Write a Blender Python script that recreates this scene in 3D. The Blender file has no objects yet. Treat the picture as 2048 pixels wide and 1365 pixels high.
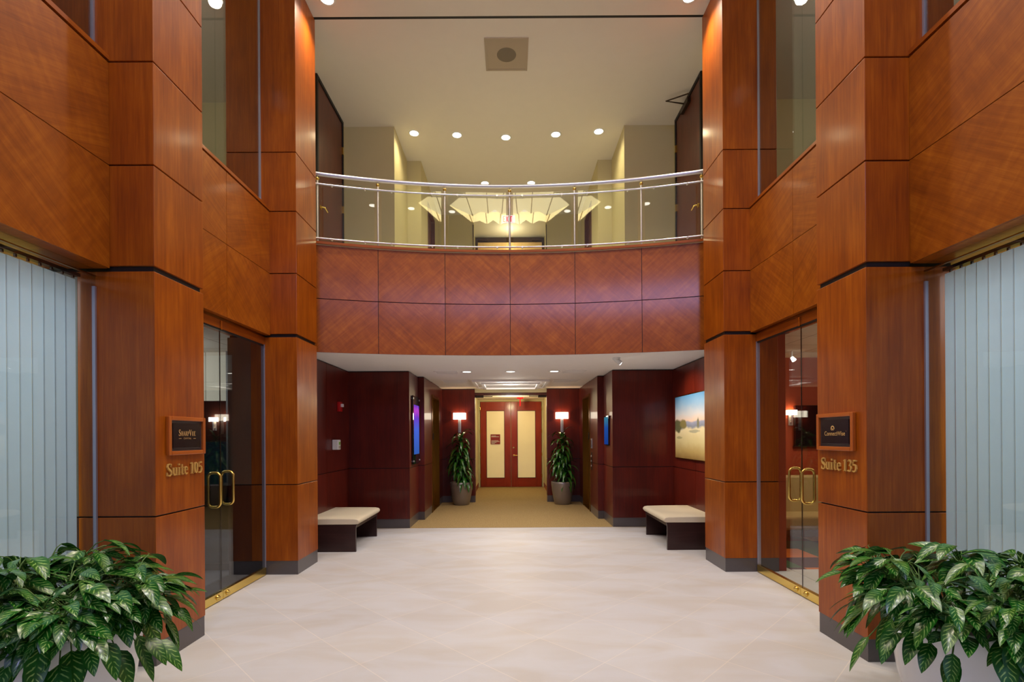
import bpy, math, random
from mathutils import Vector, Matrix
R = random.Random(7)
PI = math.pi
sc = bpy.context.scene
COL = sc.collection

# ------------------------------------------------------------------ camera
cd = bpy.data.cameras.new('camera')
cd.sensor_width = 36.0
cd.lens = 1000.0 / 2048.0 * 36.0
cd.shift_x = 0.001
cd.shift_y = 0.0930
cd.clip_start = 0.05
cam = bpy.data.objects.new('camera', cd)
cam.location = (0, 0, 1.6)
cam.rotation_euler = (PI / 2, math.radians(0.35), 0)
COL.objects.link(cam)
sc.camera = cam

# ------------------------------------------------------------------ view / world
sc.view_settings.view_transform = 'Standard'
sc.view_settings.look = 'None'
sc.view_settings.gamma = 1.0
sc.view_settings.exposure = 0.13
sc.view_settings.use_curve_mapping = False
w = bpy.data.worlds.new('daylight')
sc.world = w
w.use_nodes = True
bg = w.node_tree.nodes['Background']
bg.inputs[0].default_value = (0.50, 0.58, 1.0, 1)
bg.inputs[1].default_value = 0.35


def light(kind, name, loc, power, col, rot=(0, 0, 0), size=0.1, sizey=None, spot=None, blend=0.6):
    l = bpy.data.lights.new(name, kind)
    l.energy = power
    l.color = col
    if kind == 'AREA':
        l.size = size
        if sizey:
            l.shape = 'RECTANGLE'
            l.size_y = sizey
        else:
            l.shape = 'DISK'
    else:
        l.shadow_soft_size = size
    if spot:
        l.spot_size = math.radians(spot)
        l.spot_blend = blend
    o = bpy.data.objects.new(name, l)
    o.location = loc
    o.rotation_euler = rot
    COL.objects.link(o)
    return o


WARM = (1.0, 0.78, 0.52)
YELL = (1.0, 0.84, 0.48)
NEUT = (1.0, 0.90, 0.80)
# daylight coming through the glazed entrance behind the camera
light('AREA', 'entrance_daylight', (0.5, -3.4, 6.27), 92, (0.54, 0.50, 1.0), rot=(math.radians(74), 0, 0), size=1.4, sizey=0.8)

# ------------------------------------------------------------------ materials
MATS = {}


def srgb(r, g, b):
    f = lambda c: (c / 255 / 12.92) if c / 255 <= 0.04045 else ((c / 255 + 0.055) / 1.055) ** 2.4
    return (f(r), f(g), f(b), 1)


class NT:
    def __init__(s, name):
        s.m = bpy.data.materials.new(name)
        s.m.use_nodes = True
        s.t = s.m.node_tree
        s.t.nodes.clear()
        s.out = s.t.nodes.new('ShaderNodeOutputMaterial')
        MATS[name] = s.m

    def n(s, typ, **kw):
        nd = s.t.nodes.new(typ)
        for k, v in kw.items():
            if k.startswith('i_'):
                key = k[2:]
                nd.inputs[int(key) if key.isdigit() else key.replace('_', ' ')].default_value = v
            else:
                setattr(nd, k, v)
        return nd

    def l(s, a, b):
        s.t.links.new(a, b)

    def ramp(s, fac, stops, interp='LINEAR'):
        nd = s.t.nodes.new('ShaderNodeValToRGB')
        cr = nd.color_ramp
        cr.interpolation = interp
        while len(cr.elements) < len(stops):
            cr.elements.new(0.5)
        for e, (p, c) in zip(cr.elements, stops):
            e.position = p
            e.color = c
        s.l(fac, nd.inputs[0])
        return nd.outputs[0]

    def mix(s, fac, a, b, mode='MIX'):
        nd = s.t.nodes.new('ShaderNodeMix')
        nd.data_type = 'RGBA'
        nd.blend_type = mode
        for inp, v in ((nd.inputs[0], fac), (nd.inputs[6], a), (nd.inputs[7], b)):
            if hasattr(v, 'is_linked'):
                s.l(v, inp)
            else:
                inp.default_value = v
        return nd.outputs[2]

    def math(s, op, a, b=0.0, c=None):
        nd = s.t.nodes.new('ShaderNodeMath')
        nd.operation = op
        for i, v in enumerate((a, b) if c is None else (a, b, c)):
            if hasattr(v, 'is_linked'):
                s.l(v, nd.inputs[i])
            else:
                nd.inputs[i].default_value = v
        return nd.outputs[0]

    def principled(s, **kw):
        p = s.t.nodes.new('ShaderNodeBsdfPrincipled')
        for k, v in kw.items():
            inp = p.inputs[k.replace('_', ' ')]
            if hasattr(v, 'is_linked'):
                s.l(v, inp)
            else:
                inp.default_value = v
        s.l(p.outputs[0], s.out.inputs[0])
        return p


def simple(name, col, rough=0.5, metal=0.0, coat=0.0, **kw):
    n = NT(name)
    # faint procedural tone variation
    tc = n.n('ShaderNodeTexCoord')
    no = n.n('ShaderNodeTexNoise', i_Scale=6.0, i_Detail=4.0)
    n.l(tc.outputs['Object'], no.inputs['Vector'])
    c = n.mix(n.math('MULTIPLY', no.outputs[0], 0.16), col, tuple(x * 0.72 for x in col[:3]) + (1,))
    n.principled(Base_Color=c, Roughness=rough, Metallic=metal, Coat_Weight=coat, Coat_Roughness=0.08, **kw)
    return n.m


def emit(name, col, strength):
    n = NT(name)
    e = n.n('ShaderNodeEmission')
    e.inputs[0].default_value = col
    e.inputs[1].default_value = strength
    n.l(e.outputs[0], n.out.inputs[0])
    return n.m


def wood(name, dark, mid, lite, figured=0.0, rough=0.42, coat=0.28, croug=0.14):
    n = NT(name)
    tc = n.n('ShaderNodeUVMap')
    mp = n.n('ShaderNodeMapping')
    mp.inputs['Scale'].default_value = (34, 1.3, 1)
    n.l(tc.outputs[0], mp.inputs[0])
    n1 = n.n('ShaderNodeTexNoise', i_Scale=1.0, i_Detail=5.0, i_Roughness=0.62, i_Distortion=0.25)
    n.l(mp.outputs[0], n1.inputs['Vector'])
    mp2 = n.n('ShaderNodeMapping')
    mp2.inputs['Scale'].default_value = (260, 5, 1)
    n.l(tc.outputs[0], mp2.inputs[0])
    n2 = n.n('ShaderNodeTexNoise', i_Scale=1.0, i_Detail=2.0)
    n.l(mp2.outputs[0], n2.inputs['Vector'])
    mp3 = n.n('ShaderNodeMapping')
    mp3.inputs['Scale'].default_value = (3.2, 1.1, 1)
    n.l(tc.outputs[0], mp3.inputs[0])
    n3 = n.n('ShaderNodeTexNoise', i_Scale=1.6, i_Detail=3.0)
    n.l(mp3.outputs[0], n3.inputs['Vector'])
    f = n.math('ADD', n.math('MULTIPLY', n1.outputs[0], 0.42), n.math('MULTIPLY', n2.outputs[0], 0.22))
    f = n.math('ADD', f, n.math('MULTIPLY', n3.outputs[0], 0.36))
    if figured:
        mp4 = n.n('ShaderNodeMapping')
        mp4.inputs['Scale'].default_value = (5, 16, 1)
        n.l(tc.outputs[0], mp4.inputs[0])
        n4 = n.n('ShaderNodeTexNoise', i_Scale=1.0, i_Detail=3.0, i_Distortion=0.6)
        n.l(mp4.outputs[0], n4.inputs['Vector'])
        f = n.math('ADD', f, n.math('MULTIPLY', n.math('SUBTRACT', n4.outputs[0], 0.5), figured))
    c = n.ramp(f, [(0.30, dark), (0.5, mid), (0.70, lite)])
    n.principled(Base_Color=c, Roughness=rough, Coat_Weight=coat, Coat_Roughness=croug, Specular_IOR_Level=0.28)
    return n.m


CHERRY = wood('cherry_veneer', srgb(114, 47, 2), srgb(152, 73, 3), srgb(186, 100, 12))
FIGURED = wood('figured_cherry_veneer', srgb(120, 56, 4), srgb(150, 76, 7), srgb(178, 100, 18), figured=0.30, coat=0.22)
DARKVENEER = wood('dark_red_veneer', srgb(66, 16, 8), srgb(88, 24, 12), srgb(108, 32, 14), rough=0.42, coat=0.25, croug=0.08)  # darker, redder variant of the cherry veneer
DOORWOOD = wood('red_door_veneer', srgb(120, 34, 14), srgb(146, 44, 18), srgb(168, 56, 24))
BROWNDOOR = wood('brown_door_veneer', srgb(70, 34, 26), srgb(92, 46, 34), srgb(110, 58, 42), coat=0.2)
BENCHWOOD = wood('dark_bench_wood', srgb(34, 18, 16), srgb(50, 28, 26), srgb(64, 38, 34), coat=0.3)
FRAMEWOOD = wood('plaque_frame_wood', srgb(146, 68, 16), srgb(176, 90, 24), srgb(200, 108, 32), coat=0.5)
BLACK = simple('black_reveal', srgb(18, 14, 16), 0.6)
STONEBASE = simple('dark_stone_base', srgb(84, 78, 80), 0.3, coat=0.2)
CREAM = simple('cream_wall_paint', srgb(202, 192, 150), 0.75)
CEIL = simple('ceiling_paint', srgb(222, 218, 212), 0.9)
CEILW = simple('white_ceiling_paint', srgb(246, 244, 242), 0.85)
BRASS = simple('polished_brass', srgb(236, 206, 112), 0.24, 1.0)
LETTERBR = simple('brass_lettering', srgb(232, 190, 104), 0.36, 0.35)
BRASSD = simple('brushed_brass', srgb(150, 110, 42), 0.28, 1.0)
STEEL = simple('brushed_steel', srgb(214, 214, 218), 0.32, 0.8)
ALUM = simple('satin_aluminium', srgb(184, 182, 200), 0.4, 0.7)
SILVER = simple('silver_planter_finish', srgb(150, 142, 134), 0.35, 0.55)
WHITEPOT = simple('white_planter_finish', srgb(236, 236, 238), 0.25, coat=0.4)
SOIL = simple('dark_soil', srgb(28, 22, 18), 0.95)
SEATFAB = simple('ivory_upholstery', srgb(216, 204, 178), 0.65)
REDPL = simple('red_plastic', srgb(190, 20, 16), 0.35)
WHITEPL = simple('white_plastic', srgb(225, 228, 225), 0.4)
GREENPL = simple('green_plastic', srgb(120, 180, 60), 0.4)
DKSCREEN = simple('black_glass', srgb(14, 14, 18), 0.08, coat=0.5)
DARKWALL = simple('dark_suite_wall', srgb(52, 26, 22), 0.5)
GREYWALL = simple('grey_suite_wall', srgb(92, 92, 88), 0.6)
TEALART = simple('teal_panel', srgb(30, 62, 74), 0.5)
GREYRET = simple('reflection_grey_return', srgb(92, 90, 80), 0.5)  # pillar return with the glass reflection put into its colour
OCHRE = simple('ochre_wall_paint', srgb(190, 158, 70), 0.8)
ORANGE = simple('orange_wall_paint', srgb(150, 54, 14), 0.7)
GREYCARP = simple('grey_carpet', srgb(108, 108, 116), 0.95)
SOFA = simple('beige_sofa_leather', srgb(176, 152, 104), 0.5)
REDSIGN = simple('red_sign_face', srgb(140, 26, 22), 0.4)
WHITEINK = simple('white_ink', srgb(235, 230, 225), 0.5)
REDINK = emit('exit_red_letters', srgb(220, 20, 50), 1.3)
EXITFACE = emit('exit_sign_face', srgb(255, 225, 215), 1.0)
REDGLOW = emit('red_glow', srgb(255, 30, 30), 1.6)
GOLDINK = simple('gold_lettering', srgb(226, 180, 110), 0.4, 0.0)
BRONZE = simple('dark_bronze', srgb(62, 48, 36), 0.4, 0.6)
PLAQUE = simple('plaque_face', srgb(34, 22, 22), 0.25, coat=0.4)
PLAQUEM = simple('plaque_mat_border', srgb(66, 56, 58), 0.35)
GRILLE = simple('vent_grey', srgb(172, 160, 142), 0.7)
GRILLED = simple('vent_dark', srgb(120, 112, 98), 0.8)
CANL = emit('downlight_lens', (1.0, 0.95, 0.85, 1), 9.0)
SHADE = emit('sconce_shade_glow', (1.0, 0.86, 0.66, 1), 5.0)
SUITEL = emit('suite_shade_glow', (1.0, 0.90, 0.78, 1), 3.0)
FROST = None

# glass
def glass(name, tint, refl=1.0):
    n = NT(name)
    t = n.n('ShaderNodeBsdfTransparent')
    t.inputs[0].default_value = tint
    g = n.n('ShaderNodeBsdfGlossy')
    g.inputs['Roughness'].default_value = 0.0
    fr = n.n('ShaderNodeFresnel')
    fr.inputs[0].default_value = 1.5
    geo = n.n('ShaderNodeNewGeometry')
    # same reflectance for a ray leaving the pane as for one that enters it
    ior = n.math('ADD', n.math('MULTIPLY', geo.outputs['Backfacing'], 1 / 1.5 - 1.5), 1.5)
    n.l(ior, fr.inputs[0])
    f = n.math('MINIMUM', n.math('MULTIPLY', fr.outputs[0], refl), 1.0)
    mx = n.n('ShaderNodeMixShader')
    n.l(f, mx.inputs[0])
    n.l(t.outputs[0], mx.inputs[1])
    n.l(g.outputs[0], mx.inputs[2])
    n.l(mx.outputs[0], n.out.inputs[0])
    return n.m


GLASS = glass('clear_glass', (0.93, 0.96, 0.95, 1))
RGLASS = glass('railing_glass', (0.96, 0.985, 0.96, 1), 1.5)
GLASSD = glass('tinted_door_glass', (0.78, 0.81, 0.82, 1))


def m_floor():
    n = NT('pale_stone_tile')
    tc = n.n('ShaderNodeTexCoord')
    mp = n.n('ShaderNodeMapping')
    mp.inputs['Rotation'].default_value = (0, 0, PI / 4)
    mp.inputs['Location'].default_value = (0.2, 0.1, 0)
    n.l(tc.outputs['Object'], mp.inputs[0])
    br = n.n('ShaderNodeTexBrick', offset=0.0, squash=1.0)
    br.inputs['Scale'].default_value = 1.0
    br.inputs['Mortar Size'].default_value = 0.0035
    br.inputs['Mortar Smooth'].default_value = 0.3
    br.inputs['Brick Width'].default_value = 0.61
    br.inputs['Row Height'].default_value = 0.61
    br.inputs['Color1'].default_value = srgb(203, 202, 206)
    br.inputs['Color2'].default_value = srgb(208, 207, 211)
    br.inputs['Mortar'].default_value = srgb(222, 217, 214)
    n.l(mp.outputs[0], br.inputs[0])
    mp2 = n.n('ShaderNodeMapping')
    mp2.inputs['Scale'].default_value = (0.9, 2.4, 1)
    mp2.inputs['Rotation'].default_value = (0, 0, 0.6)
    n.l(tc.outputs['Object'], mp2.inputs[0])
    no = n.n('ShaderNodeTexNoise', i_Scale=1.3, i_Detail=5.0, i_Distortion=0.8)
    n.l(mp2.outputs[0], no.inputs['Vector'])
    v = n.ramp(no.outputs[0], [(0.35, srgb(240, 230, 214)), (0.6, srgb(255, 255, 255))])
    c = n.mix(0.55, br.outputs[0], v, 'MULTIPLY')
    n.principled(Base_Color=c, Roughness=0.5, Coat_Weight=0.0, Specular_IOR_Level=0.35)
    return n.m


FLOOR = m_floor()


def m_carpet():
    n = NT('golden_carpet')
    tc = n.n('ShaderNodeTexCoord')
    no = n.n('ShaderNodeTexNoise', i_Scale=60.0, i_Detail=3.0)
    n.l(tc.outputs['Object'], no.inputs['Vector'])
    wv = n.n('ShaderNodeTexWave', i_Scale=9.0, i_Distortion=1.0)
    n.l(tc.outputs['Object'], wv.inputs['Vector'])
    f = n.math('ADD', n.math('MULTIPLY', no.outputs[0], 0.94), n.math('MULTIPLY', wv.outputs[0], 0.06))
    c = n.ramp(f, [(0.3, srgb(138, 112, 68)), (0.7, srgb(174, 148, 96))])
    n.principled(Base_Color=c, Roughness=0.95)
    return n.m


CARPET = m_carpet()


def m_tilecarpet():
    n = NT('coloured_carpet_tile')
    tc = n.n('ShaderNodeTexCoord')
    mp = n.n('ShaderNodeMapping')
    n.l(tc.outputs['Object'], mp.inputs[0])
    vo = n.n('ShaderNodeTexWhiteNoise', noise_dimensions='3D')
    sn = n.n('ShaderNodeVectorMath', operation='SNAP')
    sn.inputs[1].default_value = (0.5, 0.5, 10)
    n.l(mp.outputs[0], sn.inputs[0])
    n.l(sn.outputs[0], vo.inputs[0])
    c = n.ramp(vo.outputs[0], [(0.0, srgb(70, 24, 40)), (0.3, srgb(206, 110, 30)), (0.48, srgb(40, 70, 90)),
                               (0.62, srgb(90, 30, 30)), (0.78, srgb(200, 150, 50)), (0.9, srgb(60, 90, 50))], 'CONSTANT')
    n.principled(Base_Color=c, Roughness=0.95)
    return n.m


TILECARP = m_tilecarpet()


def m_ceiltile():
    n = NT('suspended_ceiling_tile')
    tc = n.n('ShaderNodeTexCoord')
    br = n.n('ShaderNodeTexBrick', offset=0.0)
    br.inputs['Scale'].default_value = 1.0
    br.inputs['Mortar Size'].default_value = 0.008
    br.inputs['Brick Width'].default_value = 0.61
    br.inputs['Row Height'].default_value = 0.61
    br.inputs['Color1'].default_value = srgb(214, 204, 182)
    br.inputs['Color2'].default_value = srgb(206, 196, 174)
    br.inputs['Mortar'].default_value = srgb(160, 150, 130)
    n.l(tc.outputs['Object'], br.inputs[0])
    n.principled(Base_Color=br.outputs[0], Roughness=0.9)
    return n.m


CEILTILE = m_ceiltile()


def m_blind():
    n = NT('vertical_blind_fabric')
    tc = n.n('ShaderNodeTexCoord')
    no = n.n('ShaderNodeTexNoise', i_Scale=14.0, i_Detail=2.0)
    n.l(tc.outputs['Object'], no.inputs['Vector'])
    c = n.mix(n.math('MULTIPLY', no.outputs[0], 0.3), srgb(200, 216, 232), srgb(186, 202, 220))
    d = n.n('ShaderNodeBsdfDiffuse')
    n.l(c, d.inputs[0])
    t = n.n('ShaderNodeBsdfTranslucent')
    n.l(c, t.inputs[0])
    mx = n.n('ShaderNodeMixShader', i_0=0.4)
    n.l(d.outputs[0], mx.inputs[1])
    n.l(t.outputs[0], mx.inputs[2])
    n.l(mx.outputs[0], n.out.inputs[0])
    return n.m


BLIND = m_blind()


def m_leaf(name, striped):
    n = NT(name)
    uv = n.n('ShaderNodeUVMap')
    sp = n.n('ShaderNodeSeparateXYZ')
    n.l(uv.outputs[0], sp.inputs[0])
    oi = n.n('ShaderNodeTexCoord')
    no = n.n('ShaderNodeTexNoise', i_Scale=24.0, i_Detail=3.0)
    n.l(oi.outputs['Object'], no.inputs['Vector'])
    no2 = n.n('ShaderNodeTexNoise', i_Scale=5.0, i_Detail=2.0)
    n.l(oi.outputs['Object'], no2.inputs['Vector'])
    base = n.mix(no2.outputs[0], srgb(12, 66, 14), srgb(34, 112, 28))
    au = n.math('ABSOLUTE', n.math('SUBTRACT', sp.outputs[0], 0.5))
    if striped:
        ph = n.math('SUBTRACT', n.math('MULTIPLY', sp.outputs[1], 46.0), n.math('MULTIPLY', au, 22.0))
        ph = n.math('ADD', ph, n.math('MULTIPLY', no.outputs[0], 9.0))
        s = n.math('SINE', ph)
        band = n.ramp(s, [(0.55, (0, 0, 0, 1)), (0.85, (1, 1, 1, 1))])
        edge = n.ramp(au, [(0.03, (0, 0, 0, 1)), (0.09, (1, 1, 1, 1)), (0.32, (1, 1, 1, 1)), (0.42, (0, 0, 0, 1))])
        tone = n.mix(no.outputs[0], srgb(130, 180, 70), srgb(180, 214, 130))
        fac = n.math('MULTIPLY', n.math('MULTIPLY', band, edge), n.math('MULTIPLY', no2.outputs[0], 1.5))
        c = n.mix(fac, base, tone)
    else:
        mid = n.ramp(au, [(0.0, srgb(112, 150, 60)), (0.14, srgb(66, 112, 40)), (0.3, srgb(22, 72, 20))])
        c = n.mix(0.5, base, mid)
    n.principled(Base_Color=c, Roughness=0.28, Coat_Weight=0.35, Coat_Roughness=0.18)
    return n.m


LEAF = m_leaf('variegated_leaf', True)
CORN = m_leaf('corn_plant_leaf', False)
STEM = simple('green_stem', srgb(86, 120, 50), 0.5)
BARK = simple('cane_bark', srgb(112, 92, 66), 0.8)


def m_painting():
    n = NT('landscape_canvas')
    uv = n.n('ShaderNodeUVMap')
    sp = n.n('ShaderNodeSeparateXYZ')
    n.l(uv.outputs[0], sp.inputs[0])
    u, v = sp.outputs[0], sp.outputs[1]
    no = n.n('ShaderNodeTexNoise', i_Scale=7.0, i_Detail=6.0)
    n.l(uv.outputs[0], no.inputs['Vector'])
    vv = n.math('ADD', v, n.math('MULTIPLY', n.math('SUBTRACT', no.outputs[0], 0.5), 0.10))
    sky = n.ramp(vv, [(0.0, srgb(138, 112, 62)), (0.12, srgb(180, 160, 104)), (0.26, srgb(206, 198, 152)), (0.46, srgb(222, 216, 184)),
                      (0.50, srgb(130, 142, 168)), (0.57, srgb(150, 160, 196)), (0.60, srgb(228, 206, 196)), (0.70, srgb(196, 206, 224)),
                      (0.86, srgb(132, 176, 224)), (1.0, srgb(84, 150, 214))])
    # a stand of trees at the left and smaller clumps on the right
    def blob(cx, cy, rx, ry):
        dx = n.math('DIVIDE', n.math('SUBTRACT', u, cx), rx)
        dy = n.math('DIVIDE', n.math('SUBTRACT', v, cy), ry)
        d = n.math('ADD', n.math('MULTIPLY', dx, dx), n.math('MULTIPLY', dy, dy))
        d = n.math('ADD', d, n.math('MULTIPLY', n.math('SUBTRACT', no.outputs[0], 0.5), 2.2))
        return n.ramp(d, [(0.5, (1, 1, 1, 1)), (1.1, (0, 0, 0, 1))])
    c = n.mix(blob(0.10, 0.52, 0.17, 0.12), sky, srgb(92, 96, 70))
    c = n.mix(blob(0.24, 0.55, 0.10, 0.09), c, srgb(128, 122, 78))
    c = n.mix(blob(0.66, 0.55, 0.035, 0.09), c, srgb(120, 124, 108))
    c = n.mix(blob(0.56, 0.43, 0.16, 0.03), c, srgb(168, 170, 150))
    c = n.mix(blob(0.14, 0.33, 0.10, 0.025), c, srgb(168, 166, 126))
    n.principled(Base_Color=c, Roughness=0.6)
    return n.m


PAINTING = m_painting()


def m_screen(name, stops, strength, tex=True):
    n = NT(name)
    uv = n.n('ShaderNodeUVMap')
    sp = n.n('ShaderNodeSeparateXYZ')
    n.l(uv.outputs[0], sp.inputs[0])
    no = n.n('ShaderNodeTexNoise', i_Scale=4.0, i_Detail=3.0)
    n.l(uv.outputs[0], no.inputs['Vector'])
    f = n.math('ADD', sp.outputs[1], n.math('MULTIPLY', n.math('SUBTRACT', no.outputs[0], 0.5), 0.25))
    c = n.ramp(f, stops)
    e = n.n('ShaderNodeEmission')
    e.inputs[1].default_value = strength
    n.l(c, e.inputs[0])
    n.l(e.outputs[0], n.out.inputs[0])
    return n.m


SCREEN = m_screen('screen_image', [(0.0, srgb(50, 90, 170)), (0.5, srgb(70, 100, 210)), (0.75, srgb(110, 60, 200)), (0.88, srgb(190, 70, 200)), (1.0, srgb(90, 60, 190))], 0.9)
SCREEN2 = m_screen('directory_screen_image', [(0.0, srgb(30, 70, 160)), (0.6, srgb(40, 90, 180)), (1.0, srgb(70, 150, 170))], 0.6)


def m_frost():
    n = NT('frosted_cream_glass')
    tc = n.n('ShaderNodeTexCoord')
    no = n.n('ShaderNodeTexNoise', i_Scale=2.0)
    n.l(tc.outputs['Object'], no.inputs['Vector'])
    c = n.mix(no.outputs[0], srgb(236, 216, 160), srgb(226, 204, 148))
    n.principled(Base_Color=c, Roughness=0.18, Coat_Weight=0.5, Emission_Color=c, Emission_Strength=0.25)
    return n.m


FROST = m_frost()


def m_shade():
    n = NT('pleated_pendant_shade')
    geo = n.n('ShaderNodeTexCoord')
    no = n.n('ShaderNodeTexNoise', i_Scale=3.0)
    n.l(geo.outputs['Object'], no.inputs['Vector'])
    c = n.mix(no.outputs[0], srgb(255, 242, 196), srgb(250, 230, 170))
    n.principled(Base_Color=c, Roughness=0.6, Emission_Color=c, Emission_Strength=4.6)
    return n.m


PSHADE = m_shade()


# ------------------------------------------------------------------ mesh builder
class B:
    def __init__(s):
        s.v, s.f, s.uv, s.mi, s.mats = [], [], [], [], []
        s.sm = []

    def mat(s, m):
        if m not in s.mats:
            s.mats.append(m)
        return s.mats.index(m)

    def face(s, pts, m, uvs=None, smooth=False):
        b = len(s.v)
        s.v += [tuple(p) for p in pts]
        s.f.append(tuple(range(b, b + len(pts))))
        s.uv.append(uvs or [(0, 0)] * len(pts))
        s.mi.append(s.mat(m))
        s.sm.append(smooth)

    def box(s, x0, x1, y0, y1, z0, z1, m, rot=0.0, off=None):
        if x0 > x1: x0, x1 = x1, x0
        if y0 > y1: y0, y1 = y1, y0
        if z0 > z1: z0, z1 = z1, z0
        o = off if off is not None else (R.uniform(0, 50), R.uniform(0, 50))
        ca, sa = math.cos(rot), math.sin(rot)
        P = [(x, y, z) for x in (x0, x1) for y in (y0, y1) for z in (z0, z1)]
        b = len(s.v)
        s.v += P
        F = [((0, 1, 3, 2), 0), ((4, 6, 7, 5), 0), ((0, 4, 5, 1), 1), ((2, 3, 7, 6), 1), ((0, 2, 6, 4), 2), ((1, 5, 7, 3), 2)]
        k = s.mat(m)
        for idx, ax in F:
            s.f.append(tuple(b + i for i in idx))
            q = []
            for i in idx:
                p = P[i]
                u, v = ((p[1], p[2]) if ax == 0 else (p[0], p[2]) if ax == 1 else (p[0], p[1]))
                q.append((u * ca - v * sa + o[0] + ax * 3.1, u * sa + v * ca + o[1]))
            s.uv.append(q)
            s.mi.append(k)
            s.sm.append(False)
        return s

    def grid(s, rows, m, uvf=None, smooth=True, closed=False):
        """rows: list of equally long point lists"""
        b = len(s.v)
        nr, nc = len(rows), len(rows[0])
        for r in rows:
            s.v += [tuple(p) for p in r]
        k = s.mat(m)
        for i in range(nr - 1):
            for j in range(nc if closed else nc - 1):
                j2 = (j + 1) % nc
                s.f.append((b + i * nc + j, b + i * nc + j2, b + (i + 1) * nc + j2, b + (i + 1) * nc + j))
                if uvf:
                    s.uv.append([uvf(i, j), uvf(i, j + 1), uvf(i + 1, j + 1), uvf(i + 1, j)])
                else:
                    s.uv.append([(j / nc, i / nr), ((j + 1) / nc, i / nr), ((j + 1) / nc, (i + 1) / nr), (j / nc, (i + 1) / nr)])
                s.mi.append(k)
                s.sm.append(smooth)
        return s

    def tube(s, pts, r, m, n=10, closed=False, cap=True):
        pts = [Vector(p) for p in pts]
        rs = r if isinstance(r, (list, tuple)) else [r] * len(pts)
        rows = []
        prev = None
        N = len(pts)
        for i, p in enumerate(pts):
            if closed:
                t = pts[(i + 1) % N] - pts[i - 1]
            else:
                t = pts[min(i + 1, N - 1)] - pts[max(i - 1, 0)]
            t.normalize()
            if prev is None:
                a = Vector((0, 0, 1)) if abs(t.z) < 0.9 else Vector((1, 0, 0))
                x = t.cross(a).normalized()
            else:
                x = (prev - t * prev.dot(t)).normalized()
            y = t.cross(x)
            prev = x
            rows.append([p + (x * math.cos(2 * PI * k / n) + y * math.sin(2 * PI * k / n)) * rs[i] for k in range(n)])
        if closed:
            rows.append(rows[0])
        s.grid(rows, m, closed=True)
        if cap and not closed:
            s.face(list(reversed(rows[0])), m)
            s.face(rows[-1], m)
        return s

    def lathe(s, prof, m, c=(0, 0, 0), n=32, smooth=True):
        rows = [[(c[0] + r * math.cos(2 * PI * k / n), c[1] + r * math.sin(2 * PI * k / n), c[2] + z) for k in range(n)] for r, z in prof]
        s.grid(rows, m, closed=True, smooth=smooth)
        return s

    def disc(s, c, r, m, n=24, up=False):
        p = [(c[0] + r * math.cos(2 * PI * k / n), c[1] + r * math.sin(2 * PI * k / n), c[2]) for k in range(n)]
        s.face(p if up else p[::-1], m)
        return s

    def prism(s, poly, z0, z1, m):
        """poly: xy points counter-clockwise"""
        s.face([(x, y, z1) for x, y in poly], m, [(x, y) for x, y in poly])
        s.face([(x, y, z0) for x, y in reversed(poly)], m, [(x, y) for x, y in reversed(poly)])
        for i in range(len(poly)):
            a, b2 = poly[i], poly[(i + 1) % len(poly)]
            s.face([(a[0], a[1], z0), (b2[0], b2[1], z0), (b2[0], b2[1], z1), (a[0], a[1], z1)], m, [(0, z0), (1, z0), (1, z1), (0, z1)])
        return s

    def build(s, name, parent=None, bevel=0.0, weld=False):
        me = bpy.data.meshes.new(name)
        me.from_pydata(s.v, [], s.f)
        ul = me.uv_layers.new(name='UVMap')
        k = 0
        for q in s.uv:
            for c in q:
                ul.data[k].uv = c
                k += 1
        for m in s.mats:
            me.materials.append(m)
        me.polygons.foreach_set('material_index', s.mi)
        me.polygons.foreach_set('use_smooth', s.sm)
        me.update()
        o = bpy.data.objects.new(name, me)
        COL.objects.link(o)
        if parent is not None:
            o.parent = parent
        if bevel:
            md = o.modifiers.new('bevel', 'BEVEL')
            md.width = bevel
            md.segments = 2
            md.limit_method = 'ANGLE'
        return o


def tag(o, label=None, cat=None, kind=None, group=None):
    if label: o['label'] = label
    if cat: o['category'] = cat
    if kind: o['kind'] = kind
    if group: o['group'] = group
    return o


def thing(name, label, cat, loc=(0, 0, 0), rz=0.0, group=None, kind=None):
    o = bpy.data.objects.new(name, None)
    o.empty_display_size = 0.1
    COL.objects.link(o)
    o.location = loc
    o.rotation_euler = (0, 0, rz)
    return tag(o, label, cat, kind, group)


def dup(root, loc, label=None, rz=None, group=None):
    r = root.copy()
    COL.objects.link(r)
    r.location = loc
    if rz is not None:
        r.rotation_euler = (0, 0, rz)
    if label: r['label'] = label
    if group: r['group'] = group
    def rec(src, dst):
        for ch in list(src.children):
            c = ch.copy()
            COL.objects.link(c)
            c.parent = dst
            c.matrix_parent_inverse = ch.matrix_parent_inverse.copy()
            rec(ch, c)
    rec(root, r)
    return r


def struct(b, name, label, cat, parent=None, bevel=0.0):
    return tag(b.build(name, parent, bevel), label, cat, 'structure')


SIDES = ((-1, 'left'), (1, 'right'))
ZT = [0.16, 1.05, 2.79, 3.515, 4.24, 4.93, 6.97]   # tier joints
ZC = 6.97      # high ceiling
XP, XS, XG = 2.49, 2.80, 2.90    # pillar face, spandrel face, glass plane
YB = -2.6      # entrance wall behind the camera

# ------------------------------------------------------------------ floor
struct(B().box(-3.3, 3.3, YB, 8.74, -0.12, 0.0, FLOOR), 'floor', 'pale stone tile floor of the lobby laid diagonally', 'floor')
struct(B().box(-3.3, 3.3, 8.74, 15.9, -0.12, 0.004, CARPET), 'floor_carpet', 'golden beige carpet floor of the elevator corridor', 'floor')

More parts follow.
